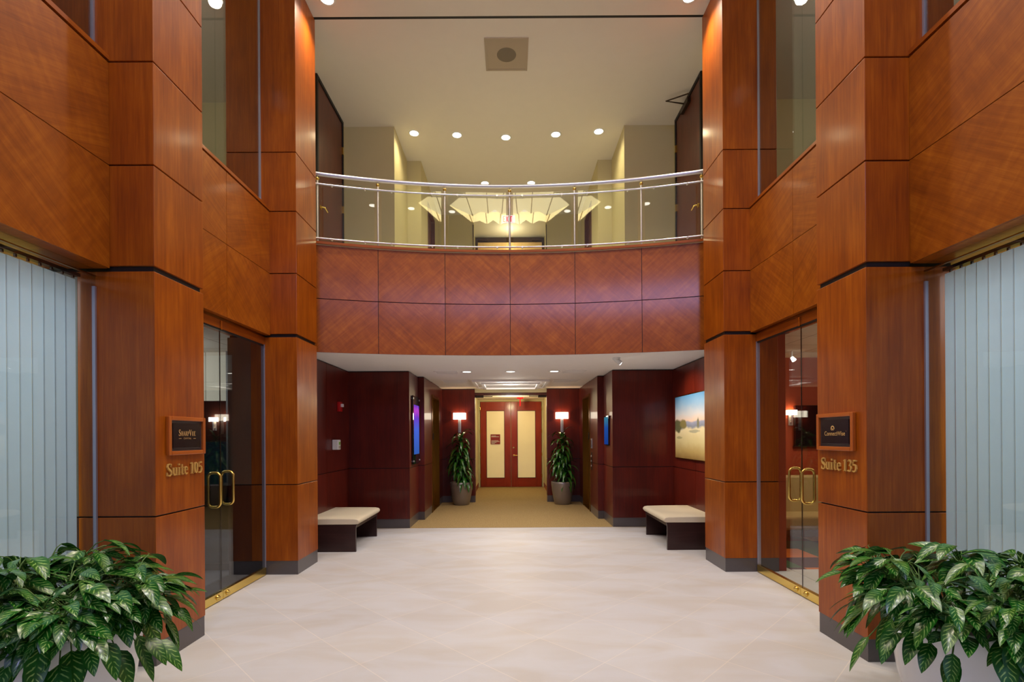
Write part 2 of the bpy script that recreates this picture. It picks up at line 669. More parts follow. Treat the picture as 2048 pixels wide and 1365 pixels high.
# ------------------------------------------------------------------ pillars
def pier(name, sx, y0, y1, label):
    root = thing(name, label, 'pillar', (0, 0, 0), kind='structure')
    x0, x1 = sx * XP, sx * (3.3 if sx < 0 else 3.12)
    ins = 0.018
    B().box(x0 - sx * -ins, x1 - sx * ins, y0 + ins, y1 - ins, 0.0, ZC - 0.005, BLACK).build('joint_core', root)
    g = {2: 0.02}
    for i in range(len(ZT) - 1):
        lo = ZT[i] + (0.0 if i == 0 else g.get(i, 0.005))
        hi = ZT[i + 1] - (g.get(i + 1, 0.005) if i + 1 < len(ZT) - 1 else 0.002)
        xe = sx * 3.03 if (sx < 0 and i < 2) else x1
        B().box(x0, xe, y0, y1, lo, hi, CHERRY).build('veneer_panel', root, bevel=0.003)
        if xe != x1:
            B().box(xe, x1, y0, y1, lo, hi, GREYRET if i else DARKWALL).build('reflection_toned_return', root)  # veneer return recoloured: tinted reflection in the glass put into grey and dark tones
    B().box(x0 + sx * 0.004, x1, y0 + 0.004, y1 - 0.004, 0.0, ZT[0], STONEBASE).build('plinth', root, bevel=0.002)
    return root


for sx, sd in SIDES:
    if sx > 0:
        struct(B().box(3.125, 3.22, 5.86, 7.8, 0, 2.8, MATS['orange_wall_paint']), 'wall_suite_right_inner', 'orange inner wall of the right suite beside the bench pillar', 'wall')
    pier('pillar_' + sd, sx, 3.5, 4.06, f'cherry veneer pillar carrying the plaque of the {sd} suite')
    pier('pillar_back_' + sd, sx, 5.83, 6.43, f'cherry veneer pillar between the {sd} glass doors and the bench')
    pier('pillar_front_' + sd, sx, YB - 0.1, -1.15, f'cherry veneer pillar by the entrance on the {sd} side')

# ------------------------------------------------------------------ spandrels between the storeys
def spandrel(name, sx, ya, yb, splits, label):
    b = B()
    b.box(sx * (XS + 0.015), sx * 3.28, ya, yb, 2.80, 4.235, BLACK)
    ys = [ya] + splits + [yb]
    for i in range(len(ys) - 1):
        for j, (za, zb) in enumerate(((2.79, 3.515), (3.515, 4.235))):
            s = 1 if (i + j) % 2 else -1
            a = sx * s * math.radians(52 if j == 0 else 68)
            b.box(sx * XS, sx * (XS + 0.02), ys[i] + 0.0025, ys[i + 1] - 0.0025, za + 0.003, zb - 0.003, FIGURED, rot=a)
    # soffit and sill cap
    b.box(sx * (XS + 0.02), sx * 3.28, ya, yb, 2.792, 2.80, CHERRY, rot=PI / 2)
    b.box(sx * (XS - 0.003), sx * (XG + 0.12), ya, yb, 4.252, 4.285, CHERRY, rot=PI / 2)
    return struct(b, name, label, 'wall')


for sx, sd in SIDES:
    n_ = '105' if sx < 0 else '135'
    spandrel('wall_%s' % sd, sx, 4.06, 5.83, [4.945], f'figured veneer wall band above the {sd} glass doors')
    spandrel('wall_front_%s' % sd, sx, -1.15, 3.5, [-0.85, 0.02, 0.89, 1.76, 2.63], f'figured veneer wall band above the {sd} blind-covered window')

# ------------------------------------------------------------------ windows with chrome mullions
wi = 1
for sx, sd in SIDES:
    n_ = '105' if sx < 0 else '135'
    for (ya, yb, za, zb, mull, lab) in (
            (-1.15, 3.5, 0.0, 2.79, [1.17], f'tall glass window with vertical blinds behind it, {sd} side'),
            (-1.15, 3.5, 4.285, ZC, [0.4, 1.95], f'upper storey glass window above the blinds, {sd} side'),
            (4.06, 5.83, 4.285, ZC, [4.945], f'upper storey glass window above the glass doors, {sd} side')):
        root = thing('window_%d' % wi, lab, 'window', kind='structure')
        wi += 1
        ys = [ya] + mull + [yb]
        for i in range(len(ys) - 1):
            B().box(sx * XG, sx * (XG + 0.01), ys[i] + 0.004, ys[i + 1] - 0.004, za + 0.012, zb - 0.002, GLASS).build('pane', root)
        for y in (ya + 0.008, yb - 0.008):
            B().box(sx * (XG - 0.006), sx * (XG + 0.016), y - 0.007, y + 0.007, za, zb if za > 1 else 2.665, ALUM).build('edge_channel', root)
        if za < 1:
            B().box(sx * (XG - 0.010), sx * (XG + 0.02), ya, yb, 0.0, 0.012, BRASSD).build('bottom_channel', root)
            B().box(sx * (XG - 0.004), sx * (XG + 0.014), ya, yb, 2.735, 2.742, BRASSD).build('transom_bar', root)

# vertical blinds
for sx, sd in SIDES:
    root = thing('vertical_blind', f'pale blue-white vertical blind behind the {sd} window, beside the pillar with the plaque', 'blind', (sx * 3.02, 0, 0))
    b = B()
    y = 3.48
    while y > -1.1:
        a0, a1 = (0.0, 0.006)
        b.face([(sx * a1, y, 0.03), (sx * a0, y - 0.085, 0.03), (sx * a0, y - 0.085, 2.71), (sx * a1, y, 2.71)][::sx], BLIND)
        y -= 0.08
    b.build('slats', root)
    h = B().box(-0.01, 0.03, -1.12, 3.48, 2.728, 2.75, BRONZE)
    h.build('headrail', root)
    c = B()
    y = 3.44
    while y > -1.1:
        c.box(-0.006 + 0.012, 0.018, y - 0.006, y + 0.006, 2.71, 2.729, BRONZE)
        y -= 0.08
    tag(c.build('slat_carriers', root), kind='stuff')

# ------------------------------------------------------------------ frameless glass doors
di = 1
for sx, sd in SIDES:
    n_ = '105' if sx < 0 else '135'
    XD = 2.87
    gm = GLASSD if sx < 0 else GLASS
    for k, (ya, yb) in enumerate(((4.075, 4.942), (4.948, 5.815))):
        root = thing('door_%d' % di, f'brass-railed glass door leaf, {sd} suite, next to the ' + ('plaque pillar' if k == 0 else 'bench pillar'), 'door', kind='structure')
        di += 1
        B().box(sx * XD, sx * (XD + 0.012), ya, yb, 0.085, 2.665, gm).build('glass', root)
        B().box(sx * (XD - 0.016), sx * (XD + 0.028), ya, yb, 0.008, 0.09, BRASS).build('bottom_rail', root, bevel=0.003)
        yk = (yb - 0.09) if k == 0 else (ya + 0.07)
        kb = B()
        rows = [(0.024, 0.0), (0.026, 0.006), (0.015, 0.010), (0.013, 0.022), (0.0, 0.024)]
        g = [[(sx * (XD - 0.016 - h), yk + r * math.cos(2 * PI * q / 16), 0.05 + r * math.sin(2 * PI * q / 16)) for q in range(16)] for r, h in rows]
        kb.grid(g, BRASS, closed=True)
        kb.build('lock_cylinder', root)
        yc = 4.945 + (-0.105 if k == 0 else 0.12)
        xa, xb, zc, hh, rr = XD - 0.054, XD + 0.064, 1.095, 0.166, 0.045
        pts = []
        for (cx_, cz_, a0) in ((xb - rr, zc + hh - rr, 0), (xa + rr, zc + hh - rr, 90), (xa + rr, zc - hh + rr, 180), (xb - rr, zc - hh + rr, 270)):
            for q in range(7):
                a = math.radians(a0 + q * 15)
                pts.append((sx * (cx_ + rr * math.cos(a)), yc, cz_ + rr * math.sin(a)))
        B().tube(pts, 0.0125, BRASS, n=14, closed=True).build('pull_handle', root)
    # header above the leaves: wooden transom with brass patch fitting
    hr = B()
    hr.box(sx * (XD + 0.0), sx * (XD + 0.03), 4.06, 5.83, 2.685, 2.79, CHERRY, rot=PI / 2)
    hr.box(sx * (XD - 0.012), sx * (XD - 0.002), 4.06, 5.83, 2.772, 2.788, BRASSD)
    ho = struct(hr, 'trim_%d' % (1 if sx < 0 else 2), f'wooden header strip over the {sd} glass doors', 'trim')
    B().box(sx * (XD - 0.016), sx * (XD - 0.001), 4.935, 4.955, 2.672, 2.76, BRASS).build('pivot_patch', ho)
    B().box(sx * XD, sx * (XD + 0.03), 4.06, 5.83, 2.668, 2.684, BLACK).build('header_gasket', ho)
    B().box(sx * (XD + 0.001), sx * (XD + 0.011), 4.943, 4.947, 0.09, 2.66, BRONZE).build('meeting_seal', ho)
    B().box(sx * (XD - 0.008), sx * (XD + 0.03), 5.817, 5.829, 0, 2.685, ALUM).build('edge_channel', ho)
    B().box(sx * (XD - 0.008), sx * (XD + 0.03), 4.061, 4.073, 0, 2.685, ALUM).build('edge_channel', ho)

# ------------------------------------------------------------------ high ceiling
cb = B()
cb.box(-3.3, 3.3, YB - 0.2, 6.385, ZC, ZC + 0.1, CEIL)
cb.box(-3.3, 3.3, 6.425, 15.0, ZC, ZC + 0.1, CEIL)
cb.box(-3.3, 3.3, 6.385, 6.425, ZC + 0.002, ZC + 0.11, BLACK)
struct(cb, 'ceiling', 'high painted ceiling of the atrium with a black groove across it', 'ceiling')

# ------------------------------------------------------------------ curved balcony front
RC, YC0 = 9.32, -2.20
STEP = math.radians(5.66)
def arc(a, r=RC):
    return (r * math.sin(a), YC0 + r * math.cos(a))
fb = B()
for k in range(-4, 4):
    for j, (za, zb) in enumerate(((2.75, 3.475), (3.48, 4.205))):
        a0, a1 = k * STEP + 0.0004, (k + 1) * STEP - 0.0004
        if k == -4: a0 = -3.25 * STEP
        if k == 3: a1 = 3.25 * STEP
        sgn = 1 if (k + j) % 2 else -1
        rot = sgn * math.radians(48)
        ca, sa = math.cos(rot), math.sin(rot)
        off = (R.uniform(0, 40), R.uniform(0, 40))
        rows = []
        NQ = 8
        zz = (za + 0.003, zb - 0.003)
        pts = [[(*arc(a0 + (a1 - a0) * q / NQ), z) for q in range(NQ + 1)] for z in zz]
        def uvf(i, j2, a0=a0, a1=a1, zz=zz):
            u, v = RC * (a0 + (a1 - a0) * j2 / NQ), zz[min(i, 1)]
            return (u * ca - v * sa + off[0], u * sa + v * ca + off[1])
        fb.grid(pts, FIGURED, uvf=uvf, smooth=True)
        # top and bottom edges of the panel give it thickness
        for z in zz:
            fb.grid([[(*arc(a0 + (a1 - a0) * q / NQ), z) for q in range(NQ + 1)], [(*arc(a0 + (a1 - a0) * q / NQ, RC + 0.012), z) for q in range(NQ + 1)]], FIGURED)
AM = 3.25 * STEP
fb.grid([[(*arc(-AM + 2 * AM * q / 48, RC + 0.010), z) for q in range(49)] for z in (2.752, 4.205)], BLACK)
struct(fb, 'wall_balcony', 'curved figured veneer front of the balcony', 'wall')

poly = [arc(-AM + 2 * AM * q / 48, RC + 0.012) for q in range(49)]
# floor slab of the balcony (its underside is the lobby ceiling)
slab = [(p[0], p[1]) for p in poly] + [(3.3, poly[-1][1]), (3.3, 15.9), (-3.3, 15.9), (-3.3, poly[0][1])]
sb = B()
sb.prism(slab[::-1][::-1] if False else list(reversed(slab)), 2.755, 2.80, CEILW)
poly2 = [arc(-AM + 2 * AM * q / 48, RC + 0.03) for q in range(49)]
slab2 = poly2 + [(3.3, poly2[-1][1]), (3.3, 15.9), (-3.3, 15.9), (-3.3, poly2[0][1])]
sb.prism(list(reversed(slab2)), 2.80, 4.10, CEILW)
struct(sb, 'ceiling_lower', 'white underside ceiling beneath the balcony', 'ceiling')
# cap rail of wood on the front
cap = B()
for (ra, rb_, za, zb) in ((RC - 0.03, RC + 0.10, 4.212, 4.245),):
    f = lambda r, z: [(*arc(-AM + 2 * AM * q / 48, r), z) for q in range(49)]
    cap.grid([f(ra, za), f(ra, zb), f(rb_, zb), f(rb_, za), f(ra, za)], CHERRY, smooth=False,
             uvf=lambda i, j: (i * 0.1, j * 0.11))
struct(cap, 'sill_balcony', 'thin wooden cap along the top of the curved balcony front', 'trim')

# ------------------------------------------------------------------ railing
rl = thing('balcony_railing', 'curved glass and steel railing on top of the balcony front', 'railing', (0, 0, 0))
ang = [k * STEP for k in (-2.86, -2, -1, 0, 1, 2, 2.86)]
for a in ang:
    x, y = arc(a, RC + 0.04)
    p = B()
    p.tube([(x, y, 4.245), (x, y, 5.09)], 0.0135, STEEL, n=12)
    p.lathe([(0.026, 0), (0.026, 0.012), (0.014, 0.014)], STEEL, (x, y, 4.245), n=16)
    po = p.build('post', rl)
    B().lathe([(0.0, -0.026), (0.018, -0.018), (0.026, 0), (0.018, 0.018), (0.0, 0.026)], BRASS, (x, y, 5.115), n=14).build('ball_joint', po)
    B().tube([(x, y, 5.13), (x, y, 5.155)], 0.01, STEEL, n=10).build('rail_bracket', po)
AR = 3.02 * STEP
B().tube([(*arc(-AR + 2 * AR * q / 60, RC + 0.03), 5.175) for q in range(61)], 0.027, STEEL, n=14).build('handrail', rl)
B().tube([(*arc(-AR + 2 * AR * q / 60, RC + 0.015), 5.035) for q in range(61)], 0.0115, STEEL, n=10).build('upper_glass_rail', rl)
B().tube([(*arc(-AR + 2 * AR * q / 60, RC + 0.015), 4.30) for q in range(61)], 0.0115, STEEL, n=10).build('lower_glass_rail', rl)
for i in range(6):
    a0, a1 = ang[i] + 0.30 * math.radians(1), ang[i + 1] - 0.30 * math.radians(1)
    (xa, ya), (xb, yb) = arc(a0, RC + 0.045), arc(a1, RC + 0.045)
    nx, ny = (yb - ya), -(xb - xa)
    L = math.hypot(nx, ny); nx, ny = nx / L * -0.01, ny / L * -0.01
    g = B().prism([(xa, ya), (xb, yb), (xb + nx, yb + ny), (xa + nx, ya + ny)], 4.262, 5.09, RGLASS)
    g.build('glass_panel', rl)
    for a in (a0 + 0.014, a1 - 0.014):
        for z in (4.30, 5.035):
            x, y = arc(a, RC + 0.022)
            B().tube([(x, y - 0.018, z), (x, y + 0.028, z)], 0.014, STEEL, n=10).build('glass_clamp', rl)

# ------------------------------------------------------------------ lower corridor walls (dark red veneer masses)
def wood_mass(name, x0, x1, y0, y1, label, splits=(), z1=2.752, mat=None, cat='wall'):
    mat = mat or DARKVENEER
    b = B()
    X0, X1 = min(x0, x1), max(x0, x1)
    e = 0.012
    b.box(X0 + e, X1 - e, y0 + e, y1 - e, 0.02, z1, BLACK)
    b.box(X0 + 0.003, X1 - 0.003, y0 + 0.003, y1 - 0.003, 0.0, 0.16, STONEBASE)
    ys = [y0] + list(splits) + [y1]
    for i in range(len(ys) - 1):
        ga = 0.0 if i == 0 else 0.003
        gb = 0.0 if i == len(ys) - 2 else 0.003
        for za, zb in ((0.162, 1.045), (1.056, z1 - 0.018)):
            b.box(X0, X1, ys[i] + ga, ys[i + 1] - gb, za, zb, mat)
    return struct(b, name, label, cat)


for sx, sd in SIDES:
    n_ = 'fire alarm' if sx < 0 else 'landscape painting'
    wood_mass('wall_alcove_' + sd, sx * 2.83, sx * 3.1, 6.43, 8.74, f'dark red veneer wall beside the bench carrying the {n_}', splits=(7.68,))
    wood_mass('wall_elevator_front_' + sd, sx * 1.774, sx * 3.2, 8.74, 9.59, f'dark red veneer wall block beside the carpet edge, {sd} corridor side')
    wood_mass('wall_elevator_' + sd, sx * 1.66, sx * 3.2, 9.59, 10.50, f'dark red veneer wall between the {sd} display screen and the elevator')
    wood_mass('wall_corridor_' + sd, sx * 1.66, sx * 3.2, 11.55, 12.10, f'narrow dark red veneer wall past the {sd} elevator')
    wood_mass('wall_back_' + sd, sx * 0.87, sx * 3.2, 12.10, 12.32, f'dark red veneer end wall carrying the {sd} sconce')
    # wall over the elevator and inside of the recess
    hb = B()
    hb.box(sx * 1.66, sx * 3.2, 10.50, 11.55, 2.49, 2.752, DARKVENEER)
    hb.box(sx * 1.86, sx * 3.2, 10.50, 11.55, 0.0, 2.49, BLACK)
    struct(hb, 'wall_over_elevator_' + sd, f'dark red veneer wall panel over the {sd} elevator', 'wall')
    # elevator
    el = thing('elevator', f'brass elevator entrance in the {sd} corridor wall' , 'elevator', (sx * 1.66, 11.02, 0))
    f = B()
    f.box(-sx * 0.012, sx * 0.19, -0.515, -0.465, 0.004, 2.485, BRASSD)
    f.box(-sx * 0.012, sx * 0.19, 0.465, 0.515, 0.004, 2.485, BRASSD)
    f.box(-sx * 0.012, sx * 0.19, -0.465, 0.465, 2.43, 2.485, BRASSD)
    f.build('frame', el)
    for q in (-1, 1):
        B().box(sx * 0.10, sx * 0.13, 0.003 if q > 0 else -0.462, 0.462 if q > 0 else -0.003, 0.012, 2.428, BRASSD).build('door_panel', el)
    B().box(sx * 0.0, sx * 0.19, -0.465, 0.465, 0.0045, 0.012, BRASSD).build('threshold', el)
    # carved corner of the wall (vertical black joint)
    ib = B().box(-sx * 0.018, -sx * 0.002, -0.62, -0.56, 1.52, 1.60, BRONZE)

# vestibule beyond the corridor, lower storey
vb = B()
for sx in (-1, 1):
    vb.box(sx * 1.03, sx * 1.2, 12.32, 15.7, 0.0, 2.752, CREAM)
    vb.box(sx * 1.018, sx * 1.03, 12.32, 15.69, 0.0, 0.14, DOORWOOD)
struct(vb, 'wall_vestibule', 'cream side walls of the vestibule before the double doors', 'wall')
db = B()
db.box(-0.97, 0.97, 15.7, 15.75, 2.70, 2.752, CREAM)
db.box(-1.2, -0.97, 15.7, 15.75, 0, 2.752, CREAM)
db.box(0.97, 1.2, 15.7, 15.75, 0, 2.752, CREAM)
db.box(-1.2, 1.2, 15.75, 15.8, 0, 2.752, CREAM)
struct(db, 'wall_end', 'cream end wall around the red double doors', 'wall')
hb = B()
hb.box(-0.87, 0.87, 12.12, 12.30, 2.66, 2.752, CREAM)
hb.box(-0.87, 0.87, 12.20, 12.32, 2.60, 2.66, BROWNDOOR)
struct(hb, 'beam_vestibule', 'thin header beam across the vestibule opening', 'beam')
for sx, sd in SIDES:
    t = thing('door_closer', f'dark door closer arm under the header on the {sd} of the vestibule opening', 'door closer', (sx * 0.87, 12.36, 2.585))
    B().box(0, -sx * 0.20, -0.04, 0.03, -0.03, 0.03, BRONZE).build('closer_body', t)
    B().box(-sx * 0.20, -sx * 0.42, -0.02, 0.0, -0.008, 0.008, BRONZE).build('closer_arm', t)

# red double doors at the end
for k, sx in enumerate((-1, 1)):
    root = thing('door_%d' % di, 'red wooden door leaf with frosted cream glass, ' + ('with the red sign' if sx < 0 else 'with the lever handle'), 'door', (0, 15.68, 0), kind='structure')
    di += 1
    xa, xb = sx * 0.006, sx * 0.955
    ga, gb = sx * 0.20, sx * 0.77
    B().box(xa, ga, 0, 0.05, 0.012, 2.68, DOORWOOD).build('stile', root, bevel=0.004)
    B().box(gb, xb, 0, 0.05, 0.012, 2.68, DOORWOOD).build('stile', root, bevel=0.004)
    B().box(ga, gb, 0, 0.05, 2.40, 2.68, DOORWOOD, rot=PI / 2).build('top_rail', root, bevel=0.004)
    B().box(ga, gb, 0, 0.05, 0.012, 0.29, DOORWOOD, rot=PI / 2).build('bottom_rail', root, bevel=0.004)
    B().box(ga, gb, 0.018, 0.03, 0.29, 2.40, FROST).build('frosted_pane', root)
    gb_ = B()
    for (p, q, r_, s_) in ((ga, ga + sx * 0.012, 0.29, 2.40), (gb - sx * 0.012, gb, 0.29, 2.40)):
        gb_.box(p, q, -0.006, 0.0, r_, s_, BLACK)
    gb_.box(ga + sx * 0.012, gb - sx * 0.012, -0.006, 0.0, 2.388, 2.40, BLACK)
    gb_.box(ga + sx * 0.012, gb - sx * 0.012, -0.006, 0.0, 0.29, 0.302, BLACK)
    gb_.build('glazing_bead', root)
    for z in (0.3, 0.98, 1.70, 2.40):
        B().tube([(sx * 0.962, -0.006, z), (sx * 0.962, -0.006, z + 0.11)], 0.007, BRASS, n=8).build('hinge', root)
    if sx > 0:
        h = B()
        h.lathe([(0.03, 0), (0.03, 0.006)], BRASS, (0, 0, 0))
        h = B().tube([(0.09, -0.001, 1.0), (0.09, -0.05, 1.0), (0.10, -0.055, 1.0), (0.20, -0.055, 0.995)], 0.012, BRASS, n=10)
        h.tube([(0.09, 0.0, 1.0), (0.09, -0.012, 1.0)], 0.03, BRASS, n=16)
        h.build('lever_handle', root)
        B().tube([(0.08, 0.0, 1.24), (0.08, -0.014, 1.24)], 0.024, BRASS, n=16).build('deadbolt', root)
light('POINT', 'vestibule_lamp', (0, 14.2, 2.6), 34, YELL, size=0.1)  # added fill that warms the red doors, no fixture here
# red sign on the pane
t = thing('door_sign', 'small square red sign with white lines on the frosted pane', 'sign', (-0.49, 15.675, 1.505))
B().box(-0.15, 0.15, -0.008, 0.022, -0.155, 0.155, REDSIGN).build('sign_plate', t, bevel=0.003)
li = B()
for z, x1_ in ((0.105, 0.02), (0.078, 0.11), (-0.045, 0.10), (-0.075, 0.13), (-0.105, 0.03), (-0.13, -0.02)):
    li.box(-0.125, x1_, -0.0105, -0.008, z - 0.006, z + 0.006, WHITEINK)
li.build('printed_text', t)
# edge-on exit sign near the doors
t = thing('exit_sign', 'red exit sign seen edge on before the red double doors', 'sign', (0.28, 15.0, 2.755))
B().box(-0.09, 0.09, -0.06, 0.06, -0.03, 0.0, REDGLOW).build('canopy', t)
B().box(-0.012, 0.012, -0.16, 0.16, -0.24, -0.03, REDGLOW).build('edge_lit_panel', t)

# ------------------------------------------------------------------ fixtures on the lower ceiling
CZ = 2.755
def can_light(x, y, z, r, label, group, power=0, col=WARM, spot=110, blend=0.8, lens=None, tilt=(0, 0, 0)):
    t = thing('ceiling_downlight', label, 'ceiling light', (x, y, z), group=group)
    B().lathe([(r * 0.86, -0.004), (r, -0.009), (r * 1.18, -0.004), (r * 1.2, 0.0)], WHITEPL, n=28).build('trim_ring', t)
    B().disc((0, 0, -0.0035), r * 0.88, lens or CANL, n=28).build('lens', t)
    if power:
        light('SPOT', 'downlight_lamp', (x, y, z - 0.03), power, col, rot=tilt, size=r * 0.7, spot=spot, blend=blend)
    return t


for i, x in enumerate((-0.78, 0.0, 0.78)):
    can_light(x, 8.92, CZ, 0.085, ['round downlight nearest the left display wall, at the carpet edge', 'middle round downlight of three over the carpet edge', 'round downlight nearest the right screen wall, at the carpet edge'][i],
              'downlights under the balcony', 66, NEUT, 150, 0.9)
# coffer in the corridor ceiling: a raised frame with a shallow domed light
cf = thing('ceiling_coffer', 'stepped square ceiling coffer with round lights over the corridor', 'ceiling coffer', (0, 11.05, CZ))
fr = B()
for s_, zz_ in ((0.80, 0.0), (0.62, -0.03)):
    for sx in (-1, 1):
        fr.box(sx * s_, sx * (s_ - 0.06), -s_, s_, -0.035 + zz_, zz_, CEILW)
        fr.box(-s_ + 0.06, s_ - 0.06, sx * s_, sx * (s_ - 0.06), -0.035 + zz_, zz_, CEILW)
fr.build('stepped_frame', cf)
B().lathe([(0.0, -0.05), (0.16, -0.04), (0.26, -0.012), (0.28, 0.0)], emit('coffer_lamp_glow', (1, 0.92, 0.78, 1), 5.0), (0, -0.3, 0)).build('domed_light', cf)
light('POINT', 'coffer_lamp', (0, 10.8, 2.6), 26, NEUT, size=0.15)
for k, (x, y, wx, wy) in enumerate(((-1.15, 8.98, 0.42, 0.34), (1.13, 8.98, 0.42, 0.34), (-1.15, 10.45, 0.55, 0.5), (1.15, 10.45, 0.55, 0.5))):
    v = thing('ceiling_vent', ['flush ceiling vent by the left display screen', 'flush ceiling vent by the right directory screen', 'ceiling vent near the left elevator', 'ceiling vent near the right elevator'][k], 'vent', (x, y, CZ), group='vents in the corridor ceiling')
    b = B()
    for sx in (-1, 1):
        b.box(sx * wx / 2, sx * (wx / 2 - 0.02), -wy / 2, wy / 2, -0.01, 0, CEILW)
        b.box(-wx / 2 + 0.02, wx / 2 - 0.02, sx * wy / 2, sx * (wy / 2 - 0.02), -0.01, 0, CEILW)
    b.build('frame', v)
    s_ = B()
    q = -wy / 2 + 0.03
    while q < wy / 2 - 0.02:
        s_.box(-wx / 2 + 0.02, wx / 2 - 0.02, q, q + 0.012, -0.007, 0, CEILW)
        q += 0.026
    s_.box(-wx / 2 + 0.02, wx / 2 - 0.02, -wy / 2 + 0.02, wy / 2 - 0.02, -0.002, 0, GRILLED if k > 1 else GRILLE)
    s_.build('louvre', v)
# accent lamp aimed at the painting
al = thing('accent_spotlight', 'white tilted accent spotlight under the balcony near the painting', 'ceiling light', (1.57, 7.42, CZ))
B().lathe([(0.06, 0.0), (0.06, -0.012), (0.03, -0.02), (0.0, -0.02)], WHITEPL).build('canopy', al)
d_ = Vector((1.0, 0.25, -0.5)).normalized()
B().tube([Vector((0, 0, -0.02)) - d_ * 0.045, Vector((0, 0, -0.045)) + d_ * 0.075], [0.03, 0.036], WHITEPL, n=16).build('lamp_head', al)
B().tube([Vector((0, 0, -0.045)) + d_ * 0.0755, Vector((0, 0, -0.045)) + d_ * 0.079], 0.031, CANL, n=16).build('lens', al)
q_ = (Vector((2.83, 7.75, 1.75)) - Vector((1.66, 7.45, 2.68))).to_track_quat('-Z', 'Y').to_euler()
light('SPOT', 'painting_lamp', (1.67, 7.45, 2.66), 105, WARM, rot=q_, size=0.03, spot=78, blend=0.7)

# ------------------------------------------------------------------ benches
bench0 = thing('bench', 'ivory-cushioned dark wood bench below the fire alarm wall', 'bench', (-2.83, 6.95, 0))
def slab_leg(y, parent):
    b = B()
    prof = [(0.004, 0.0), (0.66, 0.0), (0.66, 0.30), (0.662, 0.345), (0.672, 0.375), (0.69, 0.405), (0.004, 0.405)]
    y0, y1 = y, y + 0.035
    b.face([(x, y0, z) for x, z in prof], BENCHWOOD, [(z, x) for x, z in prof])
    b.face([(x, y1, z) for x, z in reversed(prof)], BENCHWOOD, [(z, x) for x, z in reversed(prof)])
    for i in range(len(prof)):
        a, c = prof[i], prof[(i + 1) % len(prof)]
        b.face([(a[0], y0, a[1]), (a[0], y1, a[1]), (c[0], y1, c[1]), (c[0], y0, c[1])], BENCHWOOD, [(0, 0), (0.03, 0), (0.03, 0.3), (0, 0.3)])
    b.build('leg', parent, bevel=0.002)
slab_leg(0.01, bench0)
slab_leg(1.085, bench0)
B().box(0.004, 0.66, 0.045, 1.085, 0.33, 0.375, BENCHWOOD, rot=PI / 2).build('apron', bench0, bevel=0.002)
cu = B()
# cushion with a soft rounded front edge
def cs(y, shrink=0.0):
    prof = [(0.004, 0.375), (0.60, 0.377), (0.665, 0.378), (0.692, 0.388), (0.706, 0.405), (0.710, 0.425), (0.702, 0.446), (0.682, 0.460), (0.64, 0.468), (0.35, 0.473), (0.004, 0.473)]
    return [(x * (1 - shrink * 0.02), y, 0.424 + (z - 0.424) * (1 - shrink)) for x, z in prof]
cu.face(cs(0.0, 0.28)[::-1], SEATFAB)
cu.grid([cs(0.0, 0.28), cs(0.012, 0.08), cs(0.04, 0.0), cs(1.09, 0.0), cs(1.118, 0.08), cs(1.13, 0.28)], SEATFAB)
cu.face(cs(1.13, 0.28), SEATFAB)
cu.build('seat_cushion', bench0)
b2 = thing('bench', 'ivory-cushioned dark wood bench below the landscape painting', 'bench', (2.83, 6.95, 0))
for ch in bench0.children:
    c = ch.copy()
    c.data = ch.data.copy()
    for v in c.data.vertices:
        v.co.x = -v.co.x
    c.data.flip_normals()
    COL.objects.link(c)
    c.parent = b2

# ------------------------------------------------------------------ wall-mounted things in the alcove
t = thing('fire_alarm', 'red fire alarm strobe on the dark wall above the wall dispenser', 'alarm', (-2.83, 8.20, 2.10))
B().box(0.001, 0.05, -0.055, 0.055, -0.08, 0.08, REDPL).build('housing', t, bevel=0.006)
B().box(0.05, 0.085, -0.03, 0.03, -0.005, 0.045, WHITEPL).build('strobe_lens', t, bevel=0.006)
t = thing('wall_dispenser', 'white wall dispenser with a green dot on the dark wall', 'dispenser', (-2.83, 7.96, 1.48))
B().box(0.001, 0.10, -0.06, 0.06, -0.08, 0.08, WHITEPL).build('housing', t, bevel=0.012)
B().box(0.10, 0.104, -0.03, 0.03, 0.0, 0.045, GREENPL).build('green_badge', t)
B().box(0.10, 0.103, -0.04, 0.04, -0.06, -0.02, GRILLE).build('sensor_panel', t)

t = thing('landscape_painting', 'framed landscape painting of a pale meadow under blue sky', 'painting', (2.83, 7.72, 1.73))
fb_ = B()
for s_ in (-1, 1):
    fb_.box(-0.03, 0, s_ * 0.80, s_ * 0.785, -0.52, 0.52, BRASSD)
    fb_.box(-0.03, 0, -0.785, 0.785, s_ * 0.52, s_ * 0.505, BRASSD)
fb_.build('frame', t)
cv = B()
cv.face([(-0.034, 0.785, -0.505), (-0.034, -0.785, -0.505), (-0.034, -0.785, 0.505), (-0.034, 0.785, 0.505)], PAINTING, [(0, 0), (1, 0), (1, 1), (0, 1)])
cv.box(-0.033, -0.001, -0.784, 0.784, -0.504, 0.504, CEILW)
cv.build('canvas', t)

